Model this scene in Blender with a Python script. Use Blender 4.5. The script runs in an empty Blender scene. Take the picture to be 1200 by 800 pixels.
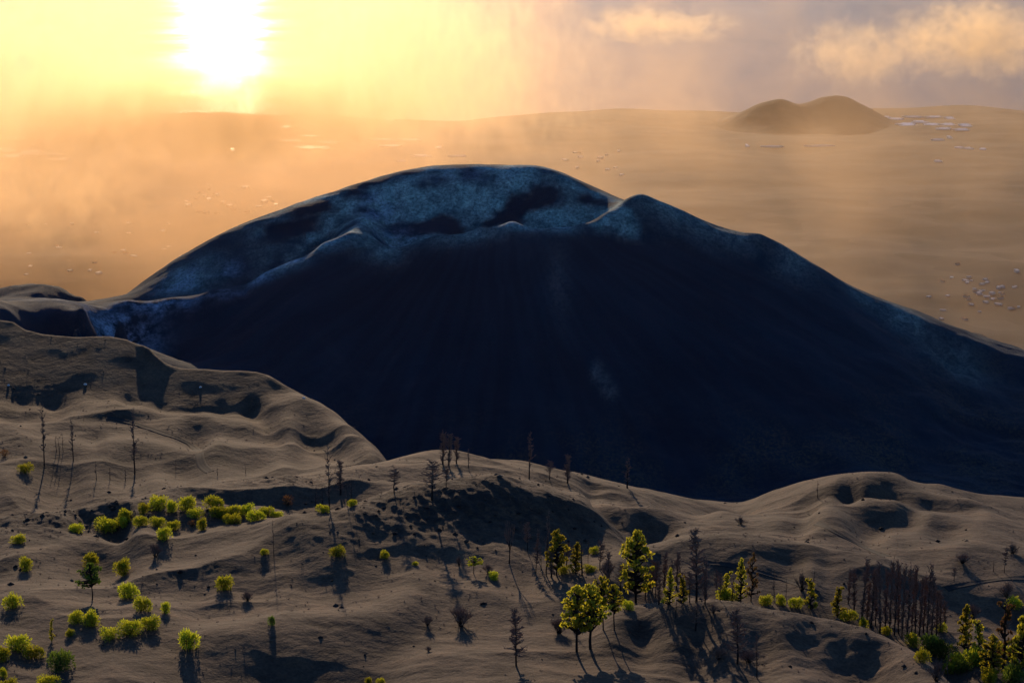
import bpy, bmesh, math, random
import numpy as np
from mathutils import Vector, Matrix, Euler

rng = random.Random(7)
S = bpy.context.scene
COL = S.collection

# ------------------------------------------------------------------ camera
CAM_Z = 1300.0                      # metres above the sea, which lies at z = 0
PITCH = math.radians(-14.8)
FPX = 2706.0                        # focal length in pixels of a 1200 px wide frame
cam_data = bpy.data.cameras.new('camera')
cam_data.sensor_width = 36.0
cam_data.lens = 36.0 * FPX / 1200.0
cam_data.clip_start = 1.0
cam_data.clip_end = 200000.0
cam = bpy.data.objects.new('camera', cam_data)
cam.location = (0, 0, CAM_Z)
cam.rotation_euler = (math.radians(90) + PITCH, 0, 0)
COL.objects.link(cam)
S.camera = cam

# ------------------------------------------------------------------ light
SUN_EL = math.radians(12.8)
SUN_AZ = math.radians(-7.2)         # left of the view axis (which is +Y)
world = bpy.data.worlds.new('World')
S.world = world
world.use_nodes = True
wt = world.node_tree
bg = wt.nodes['Background']
sky = wt.nodes.new('ShaderNodeTexSky')
sky.sky_type = 'NISHITA'
sky.sun_disc = False
sky.sun_elevation = SUN_EL
sky.sun_rotation = SUN_AZ
sky.altitude = 1300
sky.air_density = 1.0
sky.dust_density = 0.6
sky.ozone_density = 6.0
wt.links.new(sky.outputs[0], bg.inputs[0])
bg.inputs[1].default_value = 0.14
sun_data = bpy.data.lights.new('sun', 'SUN')
sun_data.energy = 3.6
sun_data.angle = math.radians(0.5)
sun_data.color = (1.0, 0.72, 0.44)
sun = bpy.data.objects.new('sun', sun_data)
_sd = Vector((math.sin(SUN_AZ) * math.cos(SUN_EL), math.cos(SUN_AZ) * math.cos(SUN_EL), math.sin(SUN_EL)))
sun.rotation_euler = _sd.to_track_quat('Z', 'Y').to_euler()
COL.objects.link(sun)
S.view_settings.view_transform = 'Standard'
S.view_settings.look = 'None'
S.view_settings.gamma = 1.0
S.view_settings.exposure = 0.0
S.cycles.use_denoising = True
S.cycles.max_bounces = 6
S.cycles.volume_bounces = 1
S.cycles.transparent_max_bounces = 16
S.cycles.sample_clamp_indirect = 4.0

# ------------------------------------------------------------------ helpers
def slope_of(py):
    v = (400.0 - py) / FPX
    return (math.sin(PITCH) + math.cos(PITCH) * v) / (math.cos(PITCH) - math.sin(PITCH) * v)
def slope_np(py):
    v = (400.0 - np.asarray(py, float)) / FPX
    return (math.sin(PITCH) + math.cos(PITCH) * v) / (math.cos(PITCH) - math.sin(PITCH) * v)
def py_of(s):
    s = np.asarray(s, float); sp, cp = math.sin(PITCH), math.cos(PITCH)
    v = (s * cp - sp) / (cp + s * sp)
    return 400.0 - FPX * v
def spot(px, py, Y):
    """world point at distance Y (along the ground) seen in the direction of a photo pixel"""
    v = (400.0 - py) / FPX
    t = Y / (math.cos(PITCH) - math.sin(PITCH) * v)
    return (t * (px - 600.0) / FPX, Y, CAM_Z + Y * slope_of(py))

_perm = np.random.RandomState(3).permutation(512)
_ang = np.random.RandomState(5).rand(512) * 2 * math.pi
def noise2(x, y, seed=0):
    x = np.asarray(x, float) + seed * 37.17; y = np.asarray(y, float) + seed * 91.7
    xi = np.floor(x).astype(int); yi = np.floor(y).astype(int)
    xf = x - xi; yf = y - yi
    def g(ix, iy, dx, dy):
        h = _perm[(_perm[ix & 511] + iy) & 511]
        a = _ang[h]
        return np.cos(a) * dx + np.sin(a) * dy
    u = xf * xf * xf * (xf * (xf * 6 - 15) + 10); w = yf * yf * yf * (yf * (yf * 6 - 15) + 10)
    a = g(xi, yi, xf, yf); b = g(xi + 1, yi, xf - 1, yf)
    c = g(xi, yi + 1, xf, yf - 1); d = g(xi + 1, yi + 1, xf - 1, yf - 1)
    return ((a + (b - a) * u) * (1 - w) + (c + (d - c) * u) * w) * 1.5
def fbm(x, y, octv=4, seed=0):
    s = 0; a = 1.0; f = 1.0
    for k in range(octv):
        s = s + a * noise2(x * f, y * f, seed + k); a *= .5; f *= 2.03
    return s
def sstep(a, b, x):
    t = np.clip((np.asarray(x, float) - a) / (b - a), 0, 1)
    return t * t * (3 - 2 * t)

class RBF:
    def __init__(self, P, d, c=0.5, smooth=1e-3):
        self.P = np.asarray(P, float); self.c = c
        d = np.asarray(d, float); n = len(d)
        R = np.sqrt(((self.P[:, None] - self.P[None]) ** 2).sum(-1) + c * c)
        A = np.zeros((n + 1, n + 1)); A[:n, :n] = -R + 0 * R; A[:n, :n] += np.eye(n) * smooth
        A[:n, n] = 1; A[n, :n] = 1
        self.w = np.linalg.solve(A, np.append(d, 0))
    def __call__(self, a, b):
        a = np.asarray(a, float); b = np.asarray(b, float)
        out = np.full(a.shape, self.w[-1])
        for (p, q), w in zip(self.P, self.w[:-1]):
            out -= w * np.sqrt((a - p) ** 2 + (b - q) ** 2 + self.c ** 2)
        return out

def link_mesh(name, verts, faces, mat=None, parent=None, smooth=False, kind=None):
    me = bpy.data.meshes.new(name)
    if isinstance(verts, np.ndarray):
        verts = np.ascontiguousarray(verts, dtype=np.float32); faces = np.asarray(faces, dtype=np.int32)
        me.vertices.add(len(verts)); me.vertices.foreach_set('co', verts.ravel())
        nf, k = faces.shape
        me.loops.add(nf * k); me.loops.foreach_set('vertex_index', faces.ravel())
        me.polygons.add(nf); me.polygons.foreach_set('loop_start', np.arange(nf, dtype=np.int32) * k)
        if smooth:
            me.polygons.foreach_set('use_smooth', np.ones(nf, dtype=bool))
        me.update(calc_edges=True); me.validate()
    else:
        me.from_pydata(verts, [], faces); me.update()
        if smooth:
            for p in me.polygons: p.use_smooth = True
    if mat: me.materials.append(mat)
    o = bpy.data.objects.new(name, me); COL.objects.link(o)
    if parent: o.parent = parent
    if kind: o['kind'] = kind
    return o

def grid_mesh(name, X, Y, Z, mat, kind='structure', attrs=None):
    r, c = X.shape
    V = np.stack([X.ravel(), Y.ravel(), Z.ravel()], 1)
    i = np.arange(r * c).reshape(r, c)
    F = np.stack([i[:-1, :-1].ravel(), i[:-1, 1:].ravel(), i[1:, 1:].ravel(), i[1:, :-1].ravel()], 1)
    o = link_mesh(name, V, F, mat, smooth=True, kind=kind)
    for k, a in (attrs or {}).items():
        at = o.data.attributes.new(k, 'FLOAT', 'POINT')
        at.data.foreach_set('value', np.ascontiguousarray(a.ravel(), dtype=np.float32))
    return o

# ------------------------------------------------------------------ materials
def new_mat(name):
    m = bpy.data.materials.new(name); m.use_nodes = True
    nt = m.node_tree; b = nt.nodes['Principled BSDF']
    b.inputs['Roughness'].default_value = 0.9
    b.inputs['Specular IOR Level'].default_value = 0.15
    return m, nt, b
def N(nt, t, **kw):
    n = nt.nodes.new(t)
    for k, v in kw.items(): setattr(n, k, v)
    return n
def noise_node(nt, scale, detail=6, rough=.6, vec=None, dist=0.0):
    n = N(nt, 'ShaderNodeTexNoise'); n.inputs['Scale'].default_value = scale
    n.inputs['Detail'].default_value = detail; n.inputs['Roughness'].default_value = rough
    n.inputs['Distortion'].default_value = dist
    if vec is not None: nt.links.new(vec, n.inputs['Vector'])
    return n
def ramp(nt, src, stops):
    r = N(nt, 'ShaderNodeValToRGB'); cr = r.color_ramp
    while len(cr.elements) < len(stops): cr.elements.new(.5)
    for e, (p, c) in zip(cr.elements, stops):
        e.position = p; e.color = (*c, 1) if len(c) == 3 else c
    nt.links.new(src, r.inputs[0]); return r
def mix(nt, fac, a, b, mode='MIX'):
    m = N(nt, 'ShaderNodeMix', data_type='RGBA', blend_type=mode)
    for s, v in ((m.inputs[0], fac), (m.inputs[6], a), (m.inputs[7], b)):
        if isinstance(v, (int, float)): s.default_value = v
        elif isinstance(v, tuple): s.default_value = (*v, 1)
        else: nt.links.new(v, s)
    return m.outputs[2]
def math_node(nt, op, a, b=None):
    m = N(nt, 'ShaderNodeMath', operation=op)
    for s, v in zip(m.inputs, (a, b)):
        if v is None: continue
        if isinstance(v, (int, float)): s.default_value = v
        else: nt.links.new(v, s)
    return m.outputs[0]
def bump(nt, b, h, strength, dist, prev=None):
    n = N(nt, 'ShaderNodeBump'); n.inputs['Strength'].default_value = strength
    n.inputs['Distance'].default_value = dist; nt.links.new(h, n.inputs['Height'])
    if prev is not None: nt.links.new(prev, n.inputs['Normal'])
    nt.links.new(n.outputs[0], b.inputs['Normal']); return n.outputs[0]
def attr(nt, name):
    a = N(nt, 'ShaderNodeAttribute'); a.attribute_name = name; return a.outputs['Fac']

def ash_material():
    m, nt, b = new_mat('volcanic_ash'); L = nt.links
    tc = N(nt, 'ShaderNodeTexCoord'); P = tc.outputs['Object']
    big = noise_node(nt, .012, 5, .55, P, .6)
    mid = noise_node(nt, .11, 6, .65, P)
    fine = noise_node(nt, 1.3, 5, .7, P)
    c1 = ramp(nt, big.outputs[0], [(.32, (.064, .041, .029)), (.52, (.092, .059, .040)), (.70, (.135, .087, .057))])
    c2 = ramp(nt, mid.outputs[0], [(.32, (.48, .46, .48)), (.52, (1, 1, 1)), (.70, (1.45, 1.34, 1.18))])
    c3 = ramp(nt, fine.outputs[0], [(.30, (.42, .40, .42)), (.5, (1, 1, 1)), (.72, (1.6, 1.48, 1.32))])
    col = mix(nt, 1.0, c1.outputs[0], c2.outputs[0], 'MULTIPLY')
    col = mix(nt, .8, col, c3.outputs[0], 'MULTIPLY')
    rock = attr(nt, 'rock')                     # loose dark scoria and clinker
    rn = noise_node(nt, .45, 6, .75, P)
    rr = ramp(nt, rn.outputs[0], [(.42, (0, 0, 0)), (.58, (1, 1, 1))])
    rm = math_node(nt, 'MULTIPLY', rr.outputs[0], rock)
    col = mix(nt, rm, col, (.030, .025, .024))
    L.new(col, b.inputs['Base Color'])
    h = math_node(nt, 'ADD', math_node(nt, 'MULTIPLY', mid.outputs[0], 2.2), math_node(nt, 'MULTIPLY', fine.outputs[0], .28))
    h = math_node(nt, 'ADD', h, math_node(nt, 'MULTIPLY', math_node(nt, 'MULTIPLY', rn.outputs[0], rock), 2.4))
    bump(nt, b, h, .45, 1.0)
    return m

def volcano_material():
    m, nt, b = new_mat('scoria_slope'); L = nt.links
    tc = N(nt, 'ShaderNodeTexCoord'); P = tc.outputs['Object']
    big = noise_node(nt, .008, 6, .6, P, .4)
    fine = noise_node(nt, .30, 8, .78, P)
    streak = N(nt, 'ShaderNodeMapping'); L.new(P, streak.inputs[0]); streak.inputs['Scale'].default_value = (.06, .01, .01)
    sn = noise_node(nt, 1.0, 5, .65, streak.outputs[0], .5)
    base = ramp(nt, big.outputs[0], [(.35, (.004, .019, .038)), (.6, (.007, .026, .048)), (.75, (.014, .036, .058))])  # blue of the sky-lit shade put into the scoria colour
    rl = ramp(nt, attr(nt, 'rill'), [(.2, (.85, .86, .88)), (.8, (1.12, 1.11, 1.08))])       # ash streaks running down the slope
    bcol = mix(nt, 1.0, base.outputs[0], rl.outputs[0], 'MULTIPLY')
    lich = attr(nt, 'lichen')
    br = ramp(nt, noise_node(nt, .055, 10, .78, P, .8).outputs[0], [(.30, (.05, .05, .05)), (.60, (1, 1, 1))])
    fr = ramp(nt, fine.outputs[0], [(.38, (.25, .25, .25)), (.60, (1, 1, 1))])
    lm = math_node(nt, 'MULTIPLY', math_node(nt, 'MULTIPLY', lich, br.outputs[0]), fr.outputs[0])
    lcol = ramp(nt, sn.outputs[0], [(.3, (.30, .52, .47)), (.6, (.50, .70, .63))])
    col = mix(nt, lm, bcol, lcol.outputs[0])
    pale = attr(nt, 'pale')                     # bare pale mineral ground, tinted blue for shade; sunlit left ridge painted in
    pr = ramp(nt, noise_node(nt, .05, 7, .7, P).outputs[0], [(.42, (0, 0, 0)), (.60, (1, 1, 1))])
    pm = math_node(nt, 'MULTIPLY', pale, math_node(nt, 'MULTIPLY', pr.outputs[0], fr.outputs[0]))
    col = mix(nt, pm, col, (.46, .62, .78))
    scrub = attr(nt, 'scrub')
    sr = ramp(nt, fine.outputs[0], [(.45, (0, 0, 0)), (.62, (1, 1, 1))])
    col = mix(nt, math_node(nt, 'MULTIPLY', scrub, sr.outputs[0]), col, (.060, .068, .050))
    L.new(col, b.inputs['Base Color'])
    h = math_node(nt, 'ADD', math_node(nt, 'MULTIPLY', fine.outputs[0], 1.6), math_node(nt, 'MULTIPLY', sn.outputs[0], 3.0))
    bump(nt, b, h, .8, 1.0)
    return m

def plain_material():
    m, nt, b = new_mat('coastal_land'); L = nt.links
    tc = N(nt, 'ShaderNodeTexCoord'); P = tc.outputs['Object']
    vor = N(nt, 'ShaderNodeTexVoronoi'); vor.inputs['Scale'].default_value = .012; L.new(P, vor.inputs['Vector'])
    big = noise_node(nt, .0016, 6, .6, P)
    c1 = ramp(nt, big.outputs[0], [(.35, (.020, .016, .015)), (.55, (.036, .028, .024)), (.72, (.060, .046, .037))])
    bw = N(nt, 'ShaderNodeRGBToBW'); L.new(vor.outputs['Color'], bw.inputs[0])
    c2 = ramp(nt, bw.outputs[0], [(.2, (.4, .4, .42)), (.8, (1.7, 1.6, 1.45))])
    L.new(mix(nt, .8, c1.outputs[0], c2.outputs[0], 'MULTIPLY'), b.inputs['Base Color'])
    return m

def sea_material():
    """dark water under a Gaussian field of small waves; wind streaks change the wave roughness"""
    m, nt, b = new_mat('sea_water'); L = nt.links
    P = N(nt, 'ShaderNodeTexCoord').outputs['Object']
    mp = N(nt, 'ShaderNodeMapping'); L.new(P, mp.inputs[0]); mp.inputs['Scale'].default_value = (.0012, .0035, 1)
    n1 = noise_node(nt, 1.0, 8, .65, mp.outputs[0], .4)
    r = ramp(nt, n1.outputs[0], [(.35, (.165,) * 3), (.65, (.205,) * 3)])
    b.inputs['Base Color'].default_value = (.030, .032, .034, 1); b.inputs['Specular IOR Level'].default_value = 0.0; b.inputs['Roughness'].default_value = 1.0
    g = N(nt, 'ShaderNodeBsdfGlossy', distribution='BECKMANN'); L.new(r.outputs[0], g.inputs['Roughness'])
    f = N(nt, 'ShaderNodeFresnel'); f.inputs['IOR'].default_value = 1.33
    ms = N(nt, 'ShaderNodeMixShader'); L.new(math_node(nt, 'MULTIPLY', f.outputs[0], .55), ms.inputs[0]); L.new(b.outputs[0], ms.inputs[1]); L.new(g.outputs[0], ms.inputs[2])
    out = [n for n in nt.nodes if n.type == 'OUTPUT_MATERIAL'][0]; L.new(ms.outputs[0], out.inputs[0])
    n2 = noise_node(nt, .02, 3, .6, P)
    bn = N(nt, 'ShaderNodeBump'); bn.inputs['Strength'].default_value = .06; bn.inputs['Distance'].default_value = 3.0
    L.new(n2.outputs[0], bn.inputs['Height']); L.new(bn.outputs[0], g.inputs['Normal'])
    return m

# ------------------------------------------------------------------ ground
# distance (m) at which the average slope passes through each photo row
_rows = np.array([(900, 410), (800, 480), (740, 535), (700, 575), (650, 635), (600, 700), (560, 790), (530, 870),
                  (500, 970), (470, 1080), (440, 1220), (400, 1420), (370, 1600), (340, 1850), (320, 2100), (300, 2500)], float)
def base_py(Y):
    return np.interp(np.log(np.asarray(Y, float)), np.log(_rows[:, 1]), _rows[:, 0])
def squeeze(Y):
    Y = np.asarray(Y, float)
    return np.where(Y < 480, Y, np.where(Y < 800, 480 + (Y - 480) * .62, np.where(Y < 1330, Y - 121.6, Y)))
_rows[:, 1] = squeeze(_rows[:, 1]); _rows[_rows[:, 0] == 400, 1] = 1290
_G = []
def gp(px, py, Y): _G.append((px, py, float(squeeze(Y))))
def dense(pts, step=14.0):
    """a polyline resampled so that a ridge stays one continuous ridge"""
    P = np.asarray(pts, float); t = np.append(0, np.cumsum(np.hypot(np.diff(P[:, 0]), np.diff(P[:, 1]))))
    n = max(2, int(t[-1] / step) + 1); q = np.linspace(0, t[-1], n)
    C = np.stack([np.interp(q, t, P[:, k]) for k in range(3)], 1)
    if n > 4:
        C[1:-1] = .25 * C[:-2] + .5 * C[1:-1] + .25 * C[2:]
    return C
def shade(pts, h, w=26):
    """a crest whose near side drops by h photo rows at about 20 degrees, fading out at both ends"""
    C = dense(pts, 12.0); n = len(C)
    for k, (px, py, Y) in enumerate(C):
        f = math.sin(math.pi * (k + .6) / (n + .2)) ** .6; hh = h * f
        q = .62 if Y < 800 else 1.0
        gp(px, py, Y); gp(px, py + hh, Y - hh * (float(squeeze(Y)) / 2706.0) / (.505 * f + .43 * (1 - f)) / q); gp(px, py + 2 - hh * .15, Y + w)
def crest(pts, front=None, back=None):
    for px, py, Y in dense(pts, 22.0):
        gp(px, py, Y)
        if front: gp(px, py + front[1], Y - front[0])
        if back: gp(px, py + back[1], Y + back[0])
# near bottom edge
for px in (-250, -50, 120, 560, 640, 760, 860, 960): gp(px, 800, 478)
for px in (-300, 0, 300, 600, 900, 1200, 1500): gp(px, 960, 385)
# far crest in front of the volcano, and the ridge that carries it to the left
crest([(-120, 618, 690), (0, 608, 700), (85, 599, 715), (150, 584, 730), (215, 571, 742), (290, 560, 755), (340, 554, 765)], (28, 22), (22, 7))
crest([(400, 546, 780), (440, 541, 790), (480, 537, 800), (520, 533, 808), (560, 537, 812), (620, 546, 815), (700, 563, 822),
       (760, 571, 832), (820, 586, 842), (860, 592, 850)], (30, 20), (34, 14))
# rocky knoll
crest([(330, 607, 665), (370, 604, 672), (400, 600, 678), (425, 590, 684), (445, 581, 688), (475, 573, 692), (505, 567, 695),
       (540, 560, 698), (580, 559, 702), (620, 563, 706), (650, 571, 712), (690, 583, 716)], None, (26, 4))
for px, py, Y in [(350, 636, 632), (400, 644, 627), (450, 652, 627), (500, 658, 623), (560, 659, 623), (610, 656, 625), (650, 651, 638), (690, 640, 660),
                  (500, 612, 659), (560, 608, 661), (450, 615, 656), (610, 610, 665), (330, 628, 645), (720, 622, 690)]: gp(px, py, Y)
# hollow between knoll and right dunes
for px, py, Y in [(740, 612, 740), (800, 610, 770), (850, 602, 810), (760, 590, 790), (700, 592, 775), (800, 628, 720), (740, 636, 690), (860, 628, 715)]: gp(px, py, Y)
# low crest crossing the middle right
crest([(740, 646, 650), (790, 634, 662), (830, 629, 668), (880, 628, 672), (930, 636, 672), (990, 648, 668), (1040, 655, 664)], (26, 26), (20, 1))
# right hand dune
crest([(905, 580, 852), (960, 562, 845), (1020, 553, 840), (1060, 556, 845), (1110, 572, 852), (1150, 582, 856), (1200, 586, 862),
       (1300, 590, 870), (1420, 600, 880)], (22, 12), (40, 18))
for px, py, Y in [(960, 600, 765), (1020, 574, 810), (1200, 620, 775), (1000, 610, 745), (960, 618, 730), (1060, 630, 725), (1140, 636, 722), (1200, 650, 700),
                  (1060, 652, 690), (1130, 664, 672), (1200, 675, 662), (1300, 680, 660), (1300, 640, 720), (920, 612, 752),
                  (900, 660, 640), (840, 660, 640), (960, 668, 636), (780, 668, 634)]: gp(px, py, Y)
shade([(1000, 594, 782), (1030, 590, 786), (1060, 592, 786)], 20)
shade([(1080, 574, 822), (1110, 578, 820), (1140, 588, 812), (1165, 596, 806)], 16)
shade([(1095, 602, 780), (1125, 604, 780), (1150, 610, 774)], 15)
shade([(1050, 626, 732), (1080, 624, 734)], 14)
shade([(930, 610, 755), (955, 612, 752)], 9)
shade([(690, 590, 770), (740, 600, 760), (800, 606, 760)], 26)
shade([(80, 634, 668), (105, 633, 668), (130, 640, 660)], 12)
# near ridge below the pines, with a gully behind it on the right
crest([(720, 713, 560), (760, 709, 558), (800, 706, 557), (850, 704, 556), (885, 705, 554), (930, 714, 549), (1000, 731, 541), (1050, 748, 531),
       (1085, 766, 520), (1112, 786, 509), (1135, 806, 498), (1170, 840, 480)], None, (16, 9))
for px, py, Y in [(720, 697, 590), (800, 696, 600), (880, 698, 605), (930, 708, 600), (1000, 728, 592), (1050, 743, 588), (1100, 756, 582), (1150, 768, 572),
                  (1200, 785, 560), (1280, 800, 550), (1120, 735, 610), (1180, 740, 610), (1110, 700, 640), (1150, 705, 640), (1200, 708, 640), (1280, 712, 640),
                  (1000, 700, 618), (940, 690, 618), (820, 680, 618), (1170, 800, 535), (1210, 830, 515)]: gp(px, py, Y)
for px, py, Y in [(760, 760, 520), (830, 760, 515), (900, 760, 512), (960, 764, 513), (1000, 768, 515), (1040, 785, 506), (980, 800, 486), (1060, 802, 488), (920, 800, 478)]: gp(px, py, Y)
# middle flat
for px, py, Y in [(480, 676, 602), (560, 676, 602), (620, 670, 615), (400, 668, 610), (340, 662, 616), (520, 700, 580), (600, 700, 580), (660, 690, 592),
                  (560, 740, 536), (640, 740, 536), (520, 770, 506), (700, 740, 537), (690, 770, 508)]: gp(px, py, Y)
# shaded step at the bottom left
crest([(225, 744, 528), (260, 736, 535), (300, 729, 541), (350, 724, 546), (400, 720, 551), (440, 712, 556), (475, 700, 566)], None, (20, -8))
for px, py, Y in [(240, 785, 500), (300, 785, 504), (360, 782, 507), (410, 778, 510), (450, 766, 518), (480, 745, 532), (330, 815, 486), (420, 815, 486), (200, 768, 510), (480, 796, 486)]: gp(px, py, Y)
# near left slope
for px, py, Y in [(0, 640, 655), (60, 634, 668), (130, 645, 655), (0, 690, 588), (80, 700, 578), (150, 690, 590), (200, 660, 622), (250, 640, 640), (300, 620, 664),
                  (250, 690, 588), (330, 690, 588), (400, 690, 592), (150, 740, 532), (80, 745, 528), (0, 740, 535), (0, 612, 690), (150, 625, 668), (240, 610, 690),
                  (60, 655, 640), (130, 664, 632), (-150, 680, 600)]: gp(px, py, Y)
# left plateau running back to the volcano, ending in a slope that leans towards the viewer
def near(Y): return Y if Y < 815 else 815 + (Y - 815) * .30      # the plateau is short: it rises gently instead of running far back
def nl(pts): return [(px, py, near(Y)) for px, py, Y in pts]
for py, Y, xs in [(560, 815, (-100, 0, 100, 180)), (545, 870, (-100, 0, 120, 240, 330)), (508, 990, (-100, 0, 40, 340, 400)), (496, 1050, (-100, 0, 330)),
                  (486, 1100, (-100, 0, 330))]:
    for px in xs: gp(px, py, near(Y))
for py, Y in [(462, 1181), (448, 1195), (435, 1208), (420, 1223), (405, 1239), (395, 1250)]:
    for px in range(-150, 150, 38): gp(px, py, near(Y))
for py, Y in [(474, 1180), (460, 1193), (448, 1205)]:
    for px in range(150, 330, 36): gp(px, py + max(0, (px - 280) * .25), near(Y))
crest(nl([(-200, 366, 1280), (-100, 370, 1276), (0, 372, 1274), (18, 374, 1272), (32, 383, 1263), (50, 388, 1258), (90, 392, 1254), (130, 391, 1254), (150, 396, 1249)]), None, (26, 22))
edge = [(158, 402, 1243), (168, 416, 1229), (190, 431, 1221), (240, 433, 1220), (300, 436, 1217), (322, 450, 1200), (345, 463, 1185), (370, 471, 1150),
        (385, 486, 1090), (410, 505, 1010), (430, 524, 925), (440, 536, 870)]
for px, py, Y in dense(nl(edge), 20.0):
    gp(px, py, Y); gp(px + 26, py + 26, Y + 20); gp(px + 70, py + 75, Y + 40)
# low dunes on the plateau
shade(nl([(-60, 458, 1178), (0, 466, 1165), (30, 474, 1150), (55, 481, 1130)]), 14, 14)
shade(nl([(75, 481, 1090), (100, 472, 1095), (122, 469, 1098), (150, 474, 1095), (180, 482, 1085), (205, 489, 1070)]), 17, 14)
shade(nl([(195, 483, 1095), (230, 485, 1098), (260, 490, 1085), (290, 495, 1065)]), 11, 14)
shade(nl([(120, 514, 950), (160, 513, 958), (200, 522, 945), (230, 530, 925)]), 19, 14)
shade(nl([(40, 520, 940), (80, 518, 945), (110, 522, 940)]), 16, 14)
shade(nl([(250, 512, 985), (300, 522, 965), (350, 532, 940), (390, 540, 900)]), 12, 14)
shade(nl([(0, 495, 1035), (60, 498, 1030), (130, 498, 1040), (200, 500, 1030)]), 8, 14)
# hidden valley in front of the volcano
for px in range(520, 1560, 60):
    for py, Y in [(615 + (8 if px > 880 else 0), 960), (640, 1060), (650, 1170), (656, 1260), (660, 1400), (655, 1570), (650, 1750), (645, 1900), (640, 2050)]: gp(px, py, Y)
    gp(px, 600, 2400)
for px in (460, 500): gp(px, 590, 1000)
for px in (420, 300, 440): gp(px, 560, 1400)
for px in (220, 300, 380, 450): gp(px, 540 + (px - 220) * .15, 1060); gp(px, 580, 1250)
for px in (-200, -100, 0, 80): gp(px, 430, 1080); gp(px, 465, 1300)
for px in (-200, 0, 150, 300): gp(px, 470, 1850); gp(px, 480, 2150); gp(px, 500, 2400)
_G = np.array(_G, float)
def _gb(Y): return 6.0 * np.log(np.asarray(Y, float) / 500.0) 
GR = RBF(np.stack([_G[:, 0] / 90.0, _gb(_G[:, 2]) * 1.25], 1), _G[:, 1] - base_py(_G[:, 2]), c=.22, smooth=6e-3)
_ta = np.linspace(-1600, 2800, 640); _tb = np.linspace(math.log(290), math.log(2700), 560)
_A, _B = np.meshgrid(_ta, _tb)
_T = GR(_A / 90.0, 7.5 * (_B - math.log(500.0)))
def _cubic(t):
    return (-.5 * t + t * t - .5 * t ** 3, 1 - 2.5 * t * t + 1.5 * t ** 3, .5 * t + 2 * t * t - 1.5 * t ** 3, -.5 * t * t + .5 * t ** 3)
def ground_bend(px, Y):
    """photo-row offset of the modelled ground from the mean slope, looked up with cubic interpolation"""
    u = np.clip((np.asarray(px, float) - _ta[0]) / (_ta[1] - _ta[0]), 1.01, len(_ta) - 3.01)
    w = np.clip((np.log(np.asarray(Y, float)) - _tb[0]) / (_tb[1] - _tb[0]), 1.01, len(_tb) - 3.01)
    i = np.floor(u).astype(int); j = np.floor(w).astype(int)
    cu = _cubic(u - i); cw = _cubic(w - j)
    out = 0.0
    for q in range(4):
        row = 0.0
        for p in range(4): row = row + cu[p] * _T[j + q - 1, i + p - 1]
        out = out + cw[q] * row
    return out
def ground_height(X, Y):
    X = np.asarray(X, float); Y = np.asarray(Y, float)
    px = 600 + X / Y * FPX * .965
    py = base_py(Y) + ground_bend(px, Y)
    Z = CAM_Z + Y * slope_np(py)
    wx = fbm(X / 90, Y / 90, 2, 11) * 22; wy = fbm(X / 90, Y / 90, 2, 13) * 22
    d1 = 1 - np.abs(noise2((X + wx) / 62, (Y + wy) / 34, 21)) * 2
    d2 = fbm((X + wx) / 24, (Y + wy) / 15, 3, 23)
    d3 = fbm((X + Y * .5) / 7, (Y - X * .35) / 4.5, 3, 27)
    amp = .55 + .45 * noise2(X / 130, Y / 130, 31)
    far = 1 - .40 * sstep(740, 980, Y)
    Z = Z + d1 * 1.3 * far + d2 * .6 * amp * far + d3 * .13 * amp * far
    # even slope at the back of the plateau, leaning towards the viewer almost along the sun's rays
    Y0 = 800.0
    gx = np.arange(-700.0, 1000.0, 10.0)
    gz = CAM_Z + Y0 * slope_np(base_py(np.full_like(gx, Y0)) + ground_bend(gx, np.full_like(gx, Y0)))
    kk = np.exp(-(np.arange(-12, 13) / 5.0) ** 2); gz = np.convolve(np.pad(gz, 12, 'edge'), kk / kk.sum(), 'valid')
    z0 = np.interp(px, gx, gz)
    cp = np.interp(px, [-200, 0, 18, 32, 50, 90, 130, 150, 158, 168, 190, 240, 300, 322, 345, 360], [366, 372, 374, 383, 388, 392, 391, 396, 402, 416, 431, 433, 436, 450, 463, 470])
    q = CAM_Z - z0
    Yc = (q + .206 * Y0) / (.206 - slope_np(cp))
    wgt = sstep(Y0 - 16, Y0 + 8, Y) * sstep(Yc + 10, Yc - 3, Y) * sstep(352, 318, px)
    Z = Z + (z0 + .206 * (Y - Y0) + fbm(X / 48, Y / 40, 3, 29) * .42 - Z) * wgt
    rk = rock_mask(X, Y)
    st = 1 - np.abs(noise2((X * .80 + Y * .60) / 4.2, (-X * .60 + Y * .80) / 15.0, 33)) * 2
    Z = Z + rk * (st * .55 + fbm(X / 3.2, Y / 3.2, 3, 35) * .35)
    return Z

def rock_mask(X, Y):
    px = 600 + X / Y * FPX * .965
    k = np.exp(-((px - 540) / 170) ** 2 - ((Y - 598) / 24) ** 2)          # rocky knoll face
    k = np.maximum(k, .9 * np.exp(-((px - 60) / 190) ** 2 - ((Y - 618) / 18) ** 2))
    k = np.maximum(k, .8 * np.exp(-((px - 930) / 130) ** 2 - ((Y - 524) / 9) ** 2))
    k = np.maximum(k, .8 * np.exp(-((px - 330) / 90) ** 2 - ((Y - 654) / 20) ** 2))
    return np.clip(k + .25 * np.clip(noise2(X / 45, Y / 30, 44), 0, 1), 0, 1)

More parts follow.
